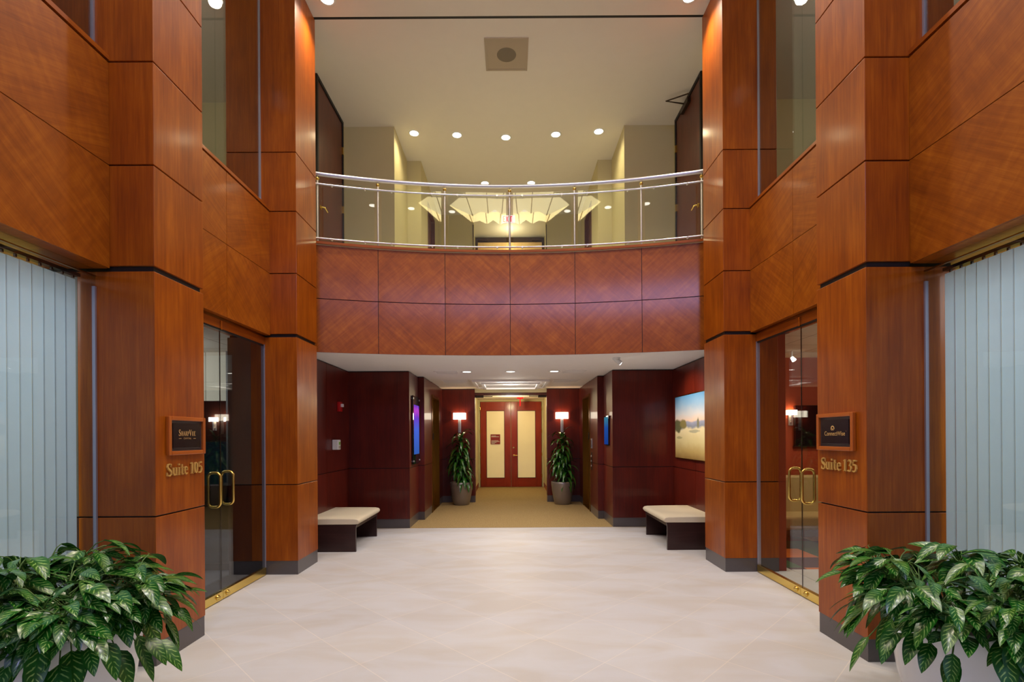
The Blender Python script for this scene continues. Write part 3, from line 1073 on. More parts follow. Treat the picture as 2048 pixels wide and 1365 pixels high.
# display screens on the corridor walls
t = thing('display_screen', 'tall black glass display with a purple and blue picture', 'screen', (-1.774, 9.24, 1.72))
B().box(0.012, 0.03, -0.33, 0.33, -0.61, 0.62, DKSCREEN).build('glass_panel', t)
sb_ = B()
sb_.face([(0.0315, -0.25, -0.44), (0.0315, 0.25, -0.44), (0.0315, 0.25, 0.46), (0.0315, -0.25, 0.46)], SCREEN, [(0, 0), (1, 0), (1, 1), (0, 1)])
sb_.build('picture', t)
for y in (-0.29, 0.29):
    for z in (-0.56, 0.57):
        B().tube([(0.001, y, z), (0.04, y, z)], 0.016, STEEL, n=12).build('standoff', t)
t = thing('directory_screen', 'small blue directory screen on the right corridor wall', 'screen', (1.774, 9.16, 1.69))
B().box(-0.03, -0.001, -0.20, 0.20, -0.27, 0.27, DKSCREEN).build('bezel', t)
sb_ = B()
sb_.face([(-0.0315, 0.185, -0.25), (-0.0315, -0.185, -0.25), (-0.0315, -0.185, 0.25), (-0.0315, 0.185, 0.25)], SCREEN2, [(0, 0), (1, 0), (1, 1), (0, 1)])
sb_.build('picture', t)
# elevator call panels by the right elevator
t = thing('elevator_call_panel', 'steel elevator indicator panel beside the right elevator', 'call panel', (1.66, 10.28, 1.44))
B().box(-0.012, -0.001, -0.06, 0.06, -0.10, 0.10, STEEL).build('plate', t, bevel=0.002)
B().box(-0.016, -0.012, -0.02, 0.02, -0.07, 0.07, DKSCREEN).build('indicator', t)
t = thing('elevator_call_panel', 'elevator button panel below the steel indicator, right elevator', 'call panel', (1.66, 10.28, 1.08))
B().box(-0.010, -0.001, -0.045, 0.045, -0.18, 0.18, BRONZE).build('plate', t, bevel=0.002)
for z in (0.10, 0.0, -0.10):
    B().tube([(-0.010, 0, z), (-0.02, 0, z)], 0.02, STEEL, n=12).build('button', t)
for sx, sd in SIDES:
    t = thing('elevator_lantern', f'small dark lantern on the jamb of the {sd} elevator', 'elevator lantern', (sx * 1.66, 10.52, 1.60))
    B().box(-sx * 0.028, -sx * 0.013, -0.0, 0.05, -0.07, 0.07, BRONZE).build('plate', t)

# sconces
def sconce(x, y, z, label, power, parentmat=SHADE, group=None, rz=0.0, sc_=1.0):
    t = thing('wall_sconce', label, 'wall lamp', (x, y, z), rz=rz, group=group)
    w_, h_ = 0.155 * sc_, 0.078 * sc_
    n_ = 14
    pr = [(-w_ * math.cos(PI * q / n_), -0.015 - 0.10 * math.sin(PI * q / n_) ** 0.7) for q in range(n_ + 1)]
    b = B()
    b.grid([[(px, py, -h_) for px, py in pr], [(px, py, h_) for px, py in pr]], parentmat)
    b.build('lamp_shade', t)
    B().box(-0.035, 0.035, -0.012, 0.0, -0.40 * sc_, 0.0, STEEL).build('backplate', t, bevel=0.003)
    B().tube([(0, -0.05, -0.38 * sc_), (0, -0.05, 0.04)], 0.012, STEEL, n=10).build('stem', t)
    B().tube([(0, -0.012, -0.30 * sc_), (0, -0.05, -0.30 * sc_)], 0.008, STEEL, n=8).build('bracket', t)
    if power:
        c_, s_ = math.cos(rz), math.sin(rz)
        light('POINT', 'sconce_bulb', (x + 0.065 * sc_ * s_, y - 0.065 * sc_ * c_, z), power, (1.0, 0.62, 0.30), size=0.02)
    return t


sconce(-1.24, 12.10, 2.09, 'lit wall sconce above the corn plant left of the red doors', 11)
sconce(1.235, 12.10, 2.09, 'lit wall sconce above the corn plant right of the red doors', 11)

# ------------------------------------------------------------------ plants
def ribbon_leaf(b, base, d0, length, width, droop, m, fold=0.25, nl=8, tipw=0.0, belly=0.42, twist=0.0):
    """leaf blade: starts at base, heads along d0 and bends down"""
    p = Vector(base)
    d = Vector(d0).normalized()
    side0 = d.cross(Vector((0, 0, 1)))
    if side0.length < 1e-3:
        side0 = Vector((1, 0, 0))
    side0.normalize()
    if twist:
        side0 = (Matrix.Rotation(twist, 3, d) @ side0)
    rows = []
    step = length / nl
    for i in range(nl + 1):
        t = i / nl
        wv = width * 0.5 * (math.sin(PI * min(1, t ** (0.62 if belly < 0.5 else 1.0))) ** 0.8) + 0.0006
        side = (side0 - d * side0.dot(d)).normalized()
        up = side.cross(d).normalized()
        if up.z < 0 and abs(twist) < 0.8: up = -up
        lift = fold * wv
        rows.append([p - side * wv + up * lift, p - side * wv * 0.5 + up * lift * 0.4, p, p + side * wv * 0.5 + up * lift * 0.4, p + side * wv + up * lift])
        p = p + d * step
        d = (d + Vector((0, 0, -droop * step / max(length, 1e-3)))).normalized()
    nc = 4
    b.grid(rows, m, uvf=lambda i, j: (j / nc, i / nl), smooth=True)


def foliage_planter(loc, label, seed):
    rr = random.Random(seed)
    wall = -1 if loc[0] < 0 else 1
    t = thing('potted_aglaonema', label, 'potted plant', loc)
    B().lathe([(0.0, 0.0), (0.215, 0.0), (0.235, 0.02), (0.30, 0.30), (0.335, 0.56), (0.342, 0.615), (0.336, 0.628), (0.326, 0.628), (0.318, 0.60), (0.30, 0.52)], WHITEPOT, n=56).build('pot', t)
    s_ = B()
    s_.lathe([(0.315, 0.572), (0.16, 0.585), (0.0, 0.59)], SOIL, n=32)
    s_.build('soil', t)
    lf, stems = B(), B()
    canes = []
    for k in range(60):
        a = rr.uniform(0, 2 * PI)
        q = 0.29 * math.sqrt(rr.random())
        canes.append((q * math.cos(a), q * math.sin(a), a))
    for (cx, cy, a) in canes:
        q = math.hypot(cx, cy)
        lean = 0.25 + 1.7 * q
        h = rr.uniform(0.20, 0.43) * (1.05 - 0.5 * q / 0.27)
        top = Vector((cx + math.cos(a) * lean * h, cy + math.sin(a) * lean * h, 0.585 + h))
        stems.tube([(cx, cy, 0.58), ((cx + top.x) / 2, (cy + top.y) / 2, 0.58 + h * 0.6), top], [0.008, 0.007, 0.005], STEM, n=6)
        for i in range(rr.randint(8, 11)):
            la = a + rr.uniform(-2.0, 2.0) if q > 0.1 else rr.uniform(0, 2 * PI)
            el = rr.uniform(0.15, 1.0)
            out = Vector((math.cos(la) * math.cos(el), math.sin(la) * math.cos(el), math.sin(el)))
            pl = rr.uniform(0.06, 0.17)
            st = top - Vector((0, 0, rr.uniform(0, 0.10)))
            e1 = st + out * pl * 0.6 + Vector((0, 0, 0.01))
            e2 = st + out * pl + Vector((0, 0, -0.012))
            stems.tube([st, e1, e2], [0.0035, 0.003, 0.0025], STEM, n=5)
            el2 = rr.uniform(-0.55, 0.25)
            d = Vector((math.cos(la) * math.cos(el2), math.sin(la) * math.cos(el2), math.sin(el2)))
            L = rr.uniform(0.12, 0.195)
            ribbon_leaf(lf, e2, d, L, L * rr.uniform(0.36, 0.44), rr.uniform(0.4, 1.3), LEAF, fold=rr.uniform(0.1, 0.4), twist=rr.uniform(-0.5, 0.5))
    # hanging leaves over the rim
    for k in range(80):
        a = rr.uniform(0, 2 * PI)
        r0 = rr.uniform(0.24, 0.34)
        st = Vector((r0 * 0.8 * math.cos(a), r0 * 0.8 * math.sin(a), 0.62))
        out = Vector((math.cos(a), math.sin(a), 0))
        ext = rr.uniform(0.06, 0.22)
        e1 = st + out * ext * 0.7 + Vector((0, 0, rr.uniform(0.06, 0.12)))
        e2 = Vector((0, 0, 0)) + out * (0.355 + ext * 0.75) + Vector((0, 0, rr.uniform(0.52, 0.68)))
        stems.tube([st, e1, e2], [0.004, 0.0035, 0.003], STEM, n=5)
        sl = rr.uniform(-1.25, -0.5)
        d = out * math.cos(sl) + Vector((0, 0, math.sin(sl)))
        L = rr.uniform(0.15, 0.22)
        ribbon_leaf(lf, e2, d, L, L * rr.uniform(0.38, 0.46), 0.6, LEAF, fold=0.12, twist=rr.uniform(-0.3, 0.3))
    # leaves pressed back by the window glass
    for bb in (stems, lf):
        for i_, (x, y, z) in enumerate(bb.v):
            q = x * wall
            if q > 0.36:
                bb.v[i_] = (wall * (0.36 + 0.09 * (1 - math.exp(-(q - 0.36) / 0.12))), y, z)
    stems.build('stems', t)
    lf.build('foliage', t)
    return t


foliage_planter((-2.36, 2.65, 0), 'bushy variegated plant in a white pot at the left blinds', 3)
foliage_planter((2.41, 2.65, 0), 'bushy variegated plant in a white pot at the right blinds', 5)


def corn_plant(loc, label, seed):
    rr = random.Random(seed)
    t = thing('potted_corn_plant', label, 'potted plant', loc)
    B().lathe([(0.0, 0.0), (0.17, 0.0), (0.185, 0.012), (0.22, 0.16), (0.25, 0.34), (0.262, 0.47), (0.262, 0.525), (0.255, 0.532), (0.245, 0.525), (0.24, 0.47)], SILVER, n=40).build('pot', t)
    B().lathe([(0.243, 0.48), (0.0, 0.49)], SOIL, n=24).build('soil', t)
    st, lf = B(), B()
    for (x, y, h, r_) in ((0.0, 0.02, 1.58, 0.026), (-0.07, -0.05, 1.12, 0.022), (0.07, -0.06, 0.86, 0.02)):
        st.tube([(x, y, 0.48), (x * 1.1, y, 0.48 + (h - 0.48) * 0.5), (x, y, h)], [r_, r_ * 0.9, r_ * 0.75], BARK, n=10)
        nl = 42 if h > 1.4 else 32
        lo = 0.45 if h > 1.4 else 0.35
        for k in range(nl):
            a = k * 2.4 + rr.uniform(-0.3, 0.3)
            z = h - lo * (k / nl) ** 0.8 * (1.3 if h > 1.4 else 0.9)
            el = 1.25 - 1.3 * (k / nl) + rr.uniform(-0.15, 0.15)
            d = Vector((math.cos(a) * math.cos(el), math.sin(a) * math.cos(el), math.sin(el)))
            L = rr.uniform(0.30, 0.46)
            ribbon_leaf(lf, (x, y, z), d, L, rr.uniform(0.075, 0.10), rr.uniform(2.4, 3.6), CORN, fold=0.3, nl=9)
    st.build('canes', t)
    lf.build('foliage', t)
    return t


corn_plant((-1.17, 11.72, 0.004), 'tall corn plant in a silver pot left of the red doors', 11)
corn_plant((1.20, 11.72, 0.004), 'tall corn plant in a silver pot right of the red doors', 12)

# ------------------------------------------------------------------ upper storey, beyond the railing
for sx, sd in SIDES:
    b = B()
    b.box(sx * 2.87, sx * 3.3, 6.43, 8.65, 4.1, ZC, CREAM)
    struct(b, 'wall_upper_' + sd, f'cream balcony wall holding the brown door, {sd} side', 'wall')
    b = B()
    b.box(sx * 1.99, sx * 3.3, 8.65, 9.73, 4.1, ZC, CREAM)
    struct(b, 'wall_upper_block_' + sd, f'cream wall block facing the railing behind the {sd} brown door', 'wall')
    b = B()
    b.box(sx * 1.72, sx * 3.3, 9.73, 10.50, 4.1, ZC, CREAM)
    b.box(sx * 1.72, sx * 3.3, 11.45, 12.1, 4.1, ZC, CREAM)
    b.box(sx * 1.72, sx * 3.3, 10.50, 11.45, 6.55, ZC, CREAM)
    b.box(sx * 1.86, sx * 3.3, 10.50, 11.45, 4.1, 6.55, BLACK)
    b.box(sx * 0.87, sx * 1.72, 12.1, 12.3, 4.1, ZC, CREAM)
    b.box(sx * 1.03, sx * 1.72, 12.3, 13.5, 4.1, ZC, CREAM)
    struct(b, 'wall_upper_lobby_' + sd, f'cream upper lobby wall on the {sd} around the elevator', 'wall')
    el = thing('elevator', f'brown upper storey elevator entrance in the {sd} cream wall', 'elevator', (sx * 1.72, 10.97, 4.1))
    f = B()
    f.box(-sx * 0.01, sx * 0.13, -0.47, -0.42, 0.0, 2.44, BROWNDOOR)
    f.box(-sx * 0.01, sx * 0.13, 0.42, 0.47, 0.0, 2.44, BROWNDOOR)
    f.box(-sx * 0.01, sx * 0.13, -0.42, 0.42, 2.39, 2.44, BROWNDOOR)
    f.build('frame', el)
    for q in (-1, 1):
        B().box(sx * 0.07, sx * 0.10, 0.003 if q > 0 else -0.42, 0.42 if q > 0 else -0.003, 0.01, 2.385, BROWNDOOR).build('door_panel', el)
    # brown side door
    root = thing('door_%d' % di, f'dark brown balcony door in the {sd} cream wall', 'door', (sx * 2.87, 7.94, 4.1), kind='structure')
    di += 1
    B().box(-sx * 0.035, 0, -0.53, 0.53, 0.01, ZC - 4.1 - 0.06, BROWNDOOR).build('leaf', root, bevel=0.003)
    f = B()
    f.box(-sx * 0.05, 0, -0.58, -0.535, 0.0, ZC - 4.1 - 0.005, BLACK)
    f.box(-sx * 0.05, 0, 0.535, 0.58, 0.0, ZC - 4.1 - 0.005, BLACK)
    f.box(-sx * 0.05, 0, -0.535, 0.535, ZC - 4.1 - 0.055, ZC - 4.1 - 0.005, BLACK)
    f.build('frame', root)
    h = B().tube([(-sx * 0.035, -0.44, 0.95), (-sx * 0.09, -0.44, 0.95), (-sx * 0.095, -0.42, 0.95), (-sx * 0.095, -0.32, 0.93)], 0.011, BRASS, n=10)
    h.tube([(-sx * 0.035, -0.44, 0.95), (-sx * 0.046, -0.44, 0.95)], 0.032, BRASS, n=16)
    h.build('lever_handle', root)
    for z in (0.35, 1.35, 2.35):
        B().box(-sx * 0.06, -sx * 0.035, 0.52, 0.55, z - 0.06, z + 0.06, BRASS).build('hinge', root)
    # wood masses behind the pillars, upper level
vb = B()
vb.box(-1.05, 1.05, 13.5, 13.6, 4.1, ZC, CREAM)
struct(vb, 'wall_upper_end', 'cream end wall of the upper lobby', 'wall')
root = thing('door_%d' % di, 'pale double door with a dark header at the end of the upper lobby', 'door', (0, 13.5, 4.1), kind='structure')
di += 1
PALEWOOD = wood('pale_maple_door', srgb(206, 170, 110), srgb(222, 188, 130), srgb(232, 202, 148), coat=0.2)
for sx in (-1, 1):
    B().box(sx * 0.004, sx * 0.86, -0.04, 0, 0.01, 2.72, PALEWOOD).build('leaf', root)
    B().box(sx * 0.865, sx * 0.92, -0.06, 0, 0.0, 2.84, BRONZE).build('jamb', root)
B().box(-0.865, 0.865, -0.06, 0, 2.73, 2.84, BRONZE).build('header', root)
for sx in (-1, 1):
    B().box(sx * 0.60, sx * 0.86, -0.14, -0.06, 2.75, 2.79, BRONZE).build('closer_arm', root)

b = B()
for sx in (-1, 1):
    b.box(sx * 0.872, sx * 0.892, 12.085, 12.1, 4.1, 6.72, BRONZE)
struct(b, 'trim_9', 'thin dark edge strips of the upper lobby opening', 'trim')
# closer on the right brown door
t = thing('door_closer', 'bronze door closer arm at the top of the right brown balcony door', 'door closer', (2.83, 7.95, 6.84))
B().box(-0.05, 0, -0.16, 0.16, -0.04, 0.04, BRONZE).build('closer_body', t)
B().tube([(-0.04, 0.0, 0.03), (-0.34, -0.03, 0.055), (-0.04, -0.20, 0.06)], 0.012, BRONZE, n=8).build('closer_arm', t)
t = thing('door_placard', 'small dark red placard on the cream wall beside the right brown door', 'sign', (2.87, 7.15, 5.86))
B().box(-0.012, -0.001, -0.16, 0.12, -0.22, 0.22, REDSIGN).build('plate', t)
lb = B()
for z in (0.15, 0.05, -0.08, -0.12):
    lb.box(-0.0135, -0.012, -0.05, 0.08, z - 0.008, z + 0.008, WHITEINK)
tag(lb.build('printed_text', t), kind='stuff')

# exit sign hanging in the upper lobby
t = thing('exit_sign', 'white hanging sign with red EXIT letters in the upper lobby', 'sign', (-0.03, 11.8, 6.72))
B().box(-0.155, 0.155, -0.02, 0.02, -0.085, 0.09, EXITFACE).build('sign_box', t, bevel=0.004)
B().tube([(0, 0, 0.09), (0, 0, ZC - 6.72)], 0.01, STEEL, n=8).build('hanger', t)
ex = B()
def bar(x0, z0, x1, z1, w_):
    d = Vector((x1 - x0, 0, z1 - z0)); L = d.length; d /= L
    nrm = Vector((-d.z, 0, d.x)) * w_ / 2
    a, c = Vector((x0, -0.0215, z0)), Vector((x1, -0.0215, z1))
    ex.face([a - nrm, c - nrm, c + nrm, a + nrm], REDINK)
u_ = 0.062
for x, gl in ((-0.125, 'E'), (-0.055, 'X'), (0.012, 'I'), (0.035, 'T')):
    W_, H0, H1 = 0.05, -0.06, 0.06
    if gl == 'E':
        bar(x + 0.006, H0, x + 0.006, H1, 0.019); bar(x, H0, x + W_, H0, 0.019); bar(x, H1, x + W_, H1, 0.019); bar(x, 0, x + W_ * 0.85, 0, 0.019)
    if gl == 'X':
        bar(x, H0 - 0.006, x + W_, H1 + 0.006, 0.014); bar(x, H1 + 0.006, x + W_, H0 - 0.006, 0.014)
    if gl == 'I':
        bar(x + 0.008, H0 - 0.006, x + 0.008, H1 + 0.006, 0.014)
    if gl == 'T':
        bar(x + W_ / 2, H0 - 0.006, x + W_ / 2, H1, 0.019); bar(x, H1, x + W_ + 0.005, H1, 0.019)
ex.build('lettering', t)

# downlights of the upper level
for i, (x, y) in enumerate(((-1.68, 8.84), (-0.93, 8.90), (-0.06, 8.98), (0.83, 8.90), (1.58, 8.82))):
    can_light(x, y, ZC, 0.088, ['first downlight of five above the balcony, by the left cream wall', 'second downlight of five from the left cream wall', 'middle downlight of five above the balcony',
                                'second downlight of five from the right cream wall', 'last downlight of five above the balcony, by the right cream wall'][i],
              'five downlights above the balcony', 42, YELL, 150, 0.9)
for i, x in enumerate((-0.52, 0.46)):
    can_light(x, 10.6, ZC, 0.088, f'downlight above the upper lobby nearer the {"left" if i == 0 else "right"} elevator', 'upper lobby downlights', 32, YELL, 150, 0.9)
light('POINT', 'upper_vestibule_lamp', (0, 12.9, 6.6), 14, YELL, size=0.1)
# square air diffuser
t = thing('air_diffuser', 'square grey air diffuser with a round centre in the high ceiling', 'vent', (-0.03, 7.03, ZC))
f = B()
for s_ in (-1, 1):
    f.box(s_ * 0.30, s_ * 0.27, -0.30, 0.30, -0.012, 0, GRILLE)
    f.box(-0.27, 0.27, s_ * 0.30, s_ * 0.27, -0.012, 0, GRILLE)
f.build('frame', t)
B().box(-0.27, 0.27, -0.27, 0.27, -0.006, 0, GRILLE).build('perforated_face', t)
B().lathe([(0.0, -0.0075), (0.125, -0.0075), (0.135, -0.006)], GRILLED, n=32).build('round_core', t)

# atrium downlights grazing the pillars
k = 0
for (x, y) in ((2.22, 6.12), (2.2, 3.85), (2.15, 2.4)):
    for sx, sd in SIDES:
        can_light(sx * x, y, ZC, 0.09, f'atrium downlight beside the {["bench pillar", "plaque pillar", "window"][k]} on the {sd} side', 'atrium ceiling downlights', [155, 155, 105][k], (1.0, 0.84, 0.64), 120, 1.0)
    k += 1
for i, (x, y) in enumerate(((-0.9, 2.3), (0.9, 2.3), (-0.9, 5.2), (0.9, 5.2))):
    can_light(x, y, ZC, 0.09, f'atrium downlight over the lobby floor, {["left of the pendant towards the entrance", "right of the pendant towards the entrance", "left of the pendant towards the balcony", "right of the pendant towards the balcony"][i]}',
              'atrium ceiling downlights', 185, (1.0, 0.94, 0.90), 124, 0.9)

# ------------------------------------------------------------------ pendant over the lobby
pd = thing('pleated_pendant', 'large pleated star-shaped pendant light hanging over the lobby', 'chandelier', (0, 3.9, 6.38))
# stations round the shade: (angle, top height, bottom height, top scale, bottom scale)
ST = [(0, 0.0, 0.0, 1.0, 1.0), (38, 0.17, -0.27, 0.84, 0.62), (58, 0.25, -0.20, 0.80, 0.60), (76, 0.18, -0.25, 0.80, 0.62), (90, 0.14, -0.16, 0.80, 0.60)]
ring = [(a, *r) for a, *r in ST] + [(180 - a, *r) for a, *r in reversed(ST[:-1])]
ring = ring + [(360 - a, *r) for a, *r in reversed(ring[1:-1])]
ps = B()
top, low = [], []
for a, zt_, zb_, kt, kb_ in ring:
    c_, s_ = math.cos(math.radians(a)), math.sin(math.radians(a))
    top.append(Vector((0.92 * c_ * kt, 0.42 * s_ * kt, zt_)))
    low.append(Vector((0.92 * c_ * kb_, 0.42 * s_ * kb_, zb_)))
NR = len(ring)
for k in range(NR):
    k2 = (k + 1) % NR
    q = [low[k], low[k2], top[k2], top[k]]
    if (low[k] - top[k]).length < 1e-6: q = [low[k], low[k2], top[k2]]
    if (low[k2] - top[k2]).length < 1e-6: q = [low[k], low[k2], top[k]]
    ps.face(q, PSHADE)
ps.build('pleated_shade', pd)
for k in range(NR):
    if (low[k] - top[k]).length > 0.01 and k % 4 in (1, 3):
        B().tube([low[k], top[k]], 0.010, BRASSD, n=6).build('rib', pd)
for k in (1, 7, 9, 15):
    B().tube([top[k], (top[k].x * 0.9, top[k].y * 0.9, ZC - 6.38)], 0.006, STEEL, n=6).build('suspension_rod', pd)
B().lathe([(0.0, -0.05), (0.16, -0.03), (0.20, 0.04), (0.0, 0.05)], emit('pendant_bowl_glow', (1, 0.9, 0.7, 1), 6.0), n=24).build('lamp_bowl', pd)
light('POINT', 'pendant_lamp', (0, 3.9, 6.75), 20, YELL, size=0.25)

# ------------------------------------------------------------------ suites behind the glass
# left suite, lower
def room(name, sx, x0, x1, y0, y1, z0, z1, wall_far, wall_side, floorm, ceilm, words_):
    struct(B().box(sx * x0, sx * x1, y0, y1, z0 - 0.1, z0, floorm), 'floor_' + name, f'floor of {words_}', 'floor')
    struct(B().box(sx * x0, sx * x1, y0, y1, z1, z1 + 0.08, ceilm), 'ceiling_' + name, f'ceiling of {words_}', 'ceiling')
    struct(B().box(sx * x0, sx * x1, y1, y1 + 0.1, z0, z1, wall_far), 'wall_%s_end' % name, f'end wall of {words_}', 'wall')
    struct(B().box(sx * x0, sx * x1, y0 - 0.1, y0, z0, z1, wall_side), 'wall_%s_near' % name, f'near partition of {words_}', 'wall')
    struct(B().box(sx * x1, sx * (x1 + 0.1), y0, y1, z0, z1, wall_side), 'wall_%s_side' % name, f'outer wall of {words_}', 'wall')


room('suite_left', -1, 3.3, 8.2, 4.06, 9.0, 0.0, 2.80, DARKWALL, GREYWALL, GREYCARP, CEILTILE, 'the dim left suite behind the glass doors')
room('suite_right', 1, 3.3, 8.2, 4.06, 7.8, 0.0, 2.80, ORANGE, ORANGE, TILECARP, CEILTILE, 'the orange right suite behind the glass doors')
for sx, sd in SIDES:
    room('office_' + sd, sx, 3.3, 6.2, -1.1, 3.9, 0.0, 2.95, OCHRE, OCHRE, GREYCARP, CEILTILE, f'the {sd} office behind the blinds')
    room('upper_' + sd, sx, 3.3, 6.4, -1.1, 8.0, 4.1, ZC, CREAM, CREAM, GREYCARP, CEIL, f'the {sd} upper storey office')
    light('AREA', 'office_ceiling_light', (sx * 4.5, 1.6, 2.9), 130, (0.82, 0.92, 1.0), size=2.5, sizey=4.0)  # added unseen backlight that brightens the blinds through their fabric
    light('POINT', 'upper_office_light', (sx * 4.6, 5.2, 6.4), 24, (1.0, 0.9, 0.68), size=0.2)
    # strips of floor and closures in the glass line
    struct(B().box(sx * 2.91, sx * 3.3, 4.06, 5.83, -0.1, 0.001, STONEBASE if sx < 0 else FLOOR), 'floor_threshold_' + sd, f'threshold strip of floor inside the {sd} glass doors', 'floor')
    struct(B().box(sx * 2.92, sx * 3.3, 4.06, 5.83, 2.80, 2.82, CEILTILE), 'ceiling_threshold_' + sd, f'ceiling strip inside the {sd} glass doors', 'ceiling')
struct(B().box(3.3, 8.2, 4.06, 5.9, 0.0005, 0.006, FLOOR), 'floor_suite_right_stone', 'pale stone floor strip inside the right suite', 'floor')
light('POINT', 'left_suite_light', (-4.6, 6.0, 2.4), 34, (0.9, 0.95, 1.0), size=0.15)
light('POINT', 'right_suite_light', (5.0, 5.8, 2.45), 34, (1.0, 0.84, 0.62), size=0.2)
light('SPOT', 'right_suite_floor_light', (4.2, 6.6, 2.75), 70, WARM, size=0.1, spot=120)

struct(B().box(-4.30, -3.60, 7.0, 7.1, 2.12, 2.80, CEILTILE), 'wall_suite_left_bulkhead', 'pale bulkhead hanging in the left suite', 'wall')
struct(B().box(-3.93, -3.3, 6.9, 7.0, 0.0, 2.80, GREYWALL), 'wall_suite_left_partition', 'grey partition just inside the left suite', 'wall')
sconce(-5.33, 9.0, 1.93, 'sconce standing in for a glass reflection in Suite 105, nearer the plaque pillar', 5, SUITEL, sc_=0.5)  # stands in for a lamp reflected in the left door glass
sconce(-5.03, 9.0, 1.93, 'sconce standing in for a glass reflection in Suite 105, nearer the grey partition', 5, SUITEL) if False else sconce(-5.06, 8.999, 1.93, 'sconce standing in for a glass reflection in Suite 105, nearer the grey partition', 5, SUITEL, sc_=0.5)  # second stand-in for the reflected lamp, as repeated in the other leaf
t = thing('wall_panel_art', 'dark teal patterned panel below the Suite 105 sconces', 'artwork', (-5.2, 8.98, 1.15))
B().box(-0.6, 0.6, -0.02, 0.02, -0.5, 0.38, TEALART).build('panel', t)
# dark reception counter with a rounded corner
t = thing('reception_counter', 'black reception counter with a rounded corner inside Suite 105', 'counter', (-3.55, 6.05, 0.002))
b = B()
rr_ = 0.10
prof = [(-0.28, 0.0), (0.24, 0.0), (0.24, 1.02)] + [(-0.28 + rr_ - rr_ * math.sin(PI / 2 * q / 6), 1.02 - rr_ + rr_ * math.cos(PI / 2 * q / 6)) for q in range(7)]
b.face([(x, 0, z) for x, z in prof], DKSCREEN)
b.face([(x, 0.6, z) for x, z in reversed(prof)], DKSCREEN)
for i in range(len(prof)):
    a, c = prof[i], prof[(i + 1) % len(prof)]
    b.face([(a[0], 0, a[1]), (a[0], 0.6, a[1]), (c[0], 0.6, c[1]), (c[0], 0, c[1])], DKSCREEN)
b.build('counter_body', t)
B().box(-0.27, 0.23, -0.012, 0.61, 0.0, 0.08, BLACK).build('toe_kick', t)

# right suite furniture
t = thing('wall_television', 'dark wall television on the orange wall of Suite 135', 'television', (4.72, 7.79, 1.72))
B().box(-0.32, 0.5, -0.06, -0.002, -0.30, 0.33, DKSCREEN).build('screen', t, bevel=0.006)
B().box(-0.33, 0.51, -0.05, -0.001, -0.31, -0.30, BLACK).build('bezel', t)
sconce(4.36, 7.80, 1.94, 'lit sconce on the orange wall of Suite 135 beside the television', 5, SUITEL, sc_=0.5)
t = thing('lounge_sofa', 'beige high-backed sofa on steel legs inside Suite 135', 'sofa', (4.25, 7.25, 0.006))
B().box(-0.55, 0.55, 0.20, 0.36, 0.36, 0.98, SOFA).build('backrest', t, bevel=0.03)
B().box(-0.55, 0.55, -0.30, 0.20, 0.26, 0.45, SOFA).build('seat', t, bevel=0.03)
B().box(-0.62, -0.54, -0.30, 0.36, 0.26, 0.68, SOFA).build('armrest', t, bevel=0.03)
B().box(0.54, 0.62, -0.30, 0.36, 0.26, 0.68, SOFA).build('armrest', t, bevel=0.03)
for x in (-0.5, 0.5):
    for y in (-0.24, 0.30):
        B().tube([(x, y, 0.0), (x, y, 0.27)], 0.013, STEEL, n=10).build('leg', t)
t = thing('lounge_chair', 'beige curved-back lounge chair in front of the Suite 135 sofa', 'chair', (4.42, 6.55, 0.006))
b = B()
rows = []
for z, r_ in ((0.42, 0.26), (0.6, 0.28), (0.80, 0.31), (0.93, 0.32)):
    rows.append([(r_ * math.cos(a), r_ * math.sin(a), z) for a in [PI * (0.55 + 1.15 * q / 12) for q in range(13)]])
b.grid(rows, SOFA)
rows = [[(x * 0.86, y * 0.86, z) for x, y, z in r] for r in rows]
b.grid([r[::-1] for r in rows], SOFA)
o = b.build('backrest', t)
B().lathe([(0.0, 0.34), (0.22, 0.34), (0.26, 0.37), (0.26, 0.43), (0.22, 0.46), (0.0, 0.47)], SOFA, n=28).build('seat', t)
B().tube([(0, 0, 0.03), (0, 0, 0.34)], 0.02, STEEL, n=12).build('pedestal', t)
B().lathe([(0.0, 0.04), (0.05, 0.035), (0.22, 0.012), (0.23, 0.0), (0.0, 0.0)], STEEL, n=28).build('base', t)
t = thing('ceiling_spot', 'small white ceiling spotlight inside Suite 135', 'ceiling light', (4.05, 7.2, 2.80))
B().tube([(0, 0, 0), (0, 0, -0.10)], 0.012, WHITEPL, n=8).build('stem', t)
B().tube([(0, 0, -0.09), (0.02, -0.03, -0.14)], [0.022, 0.032], SUITEL, n=14).build('lamp_head', t)

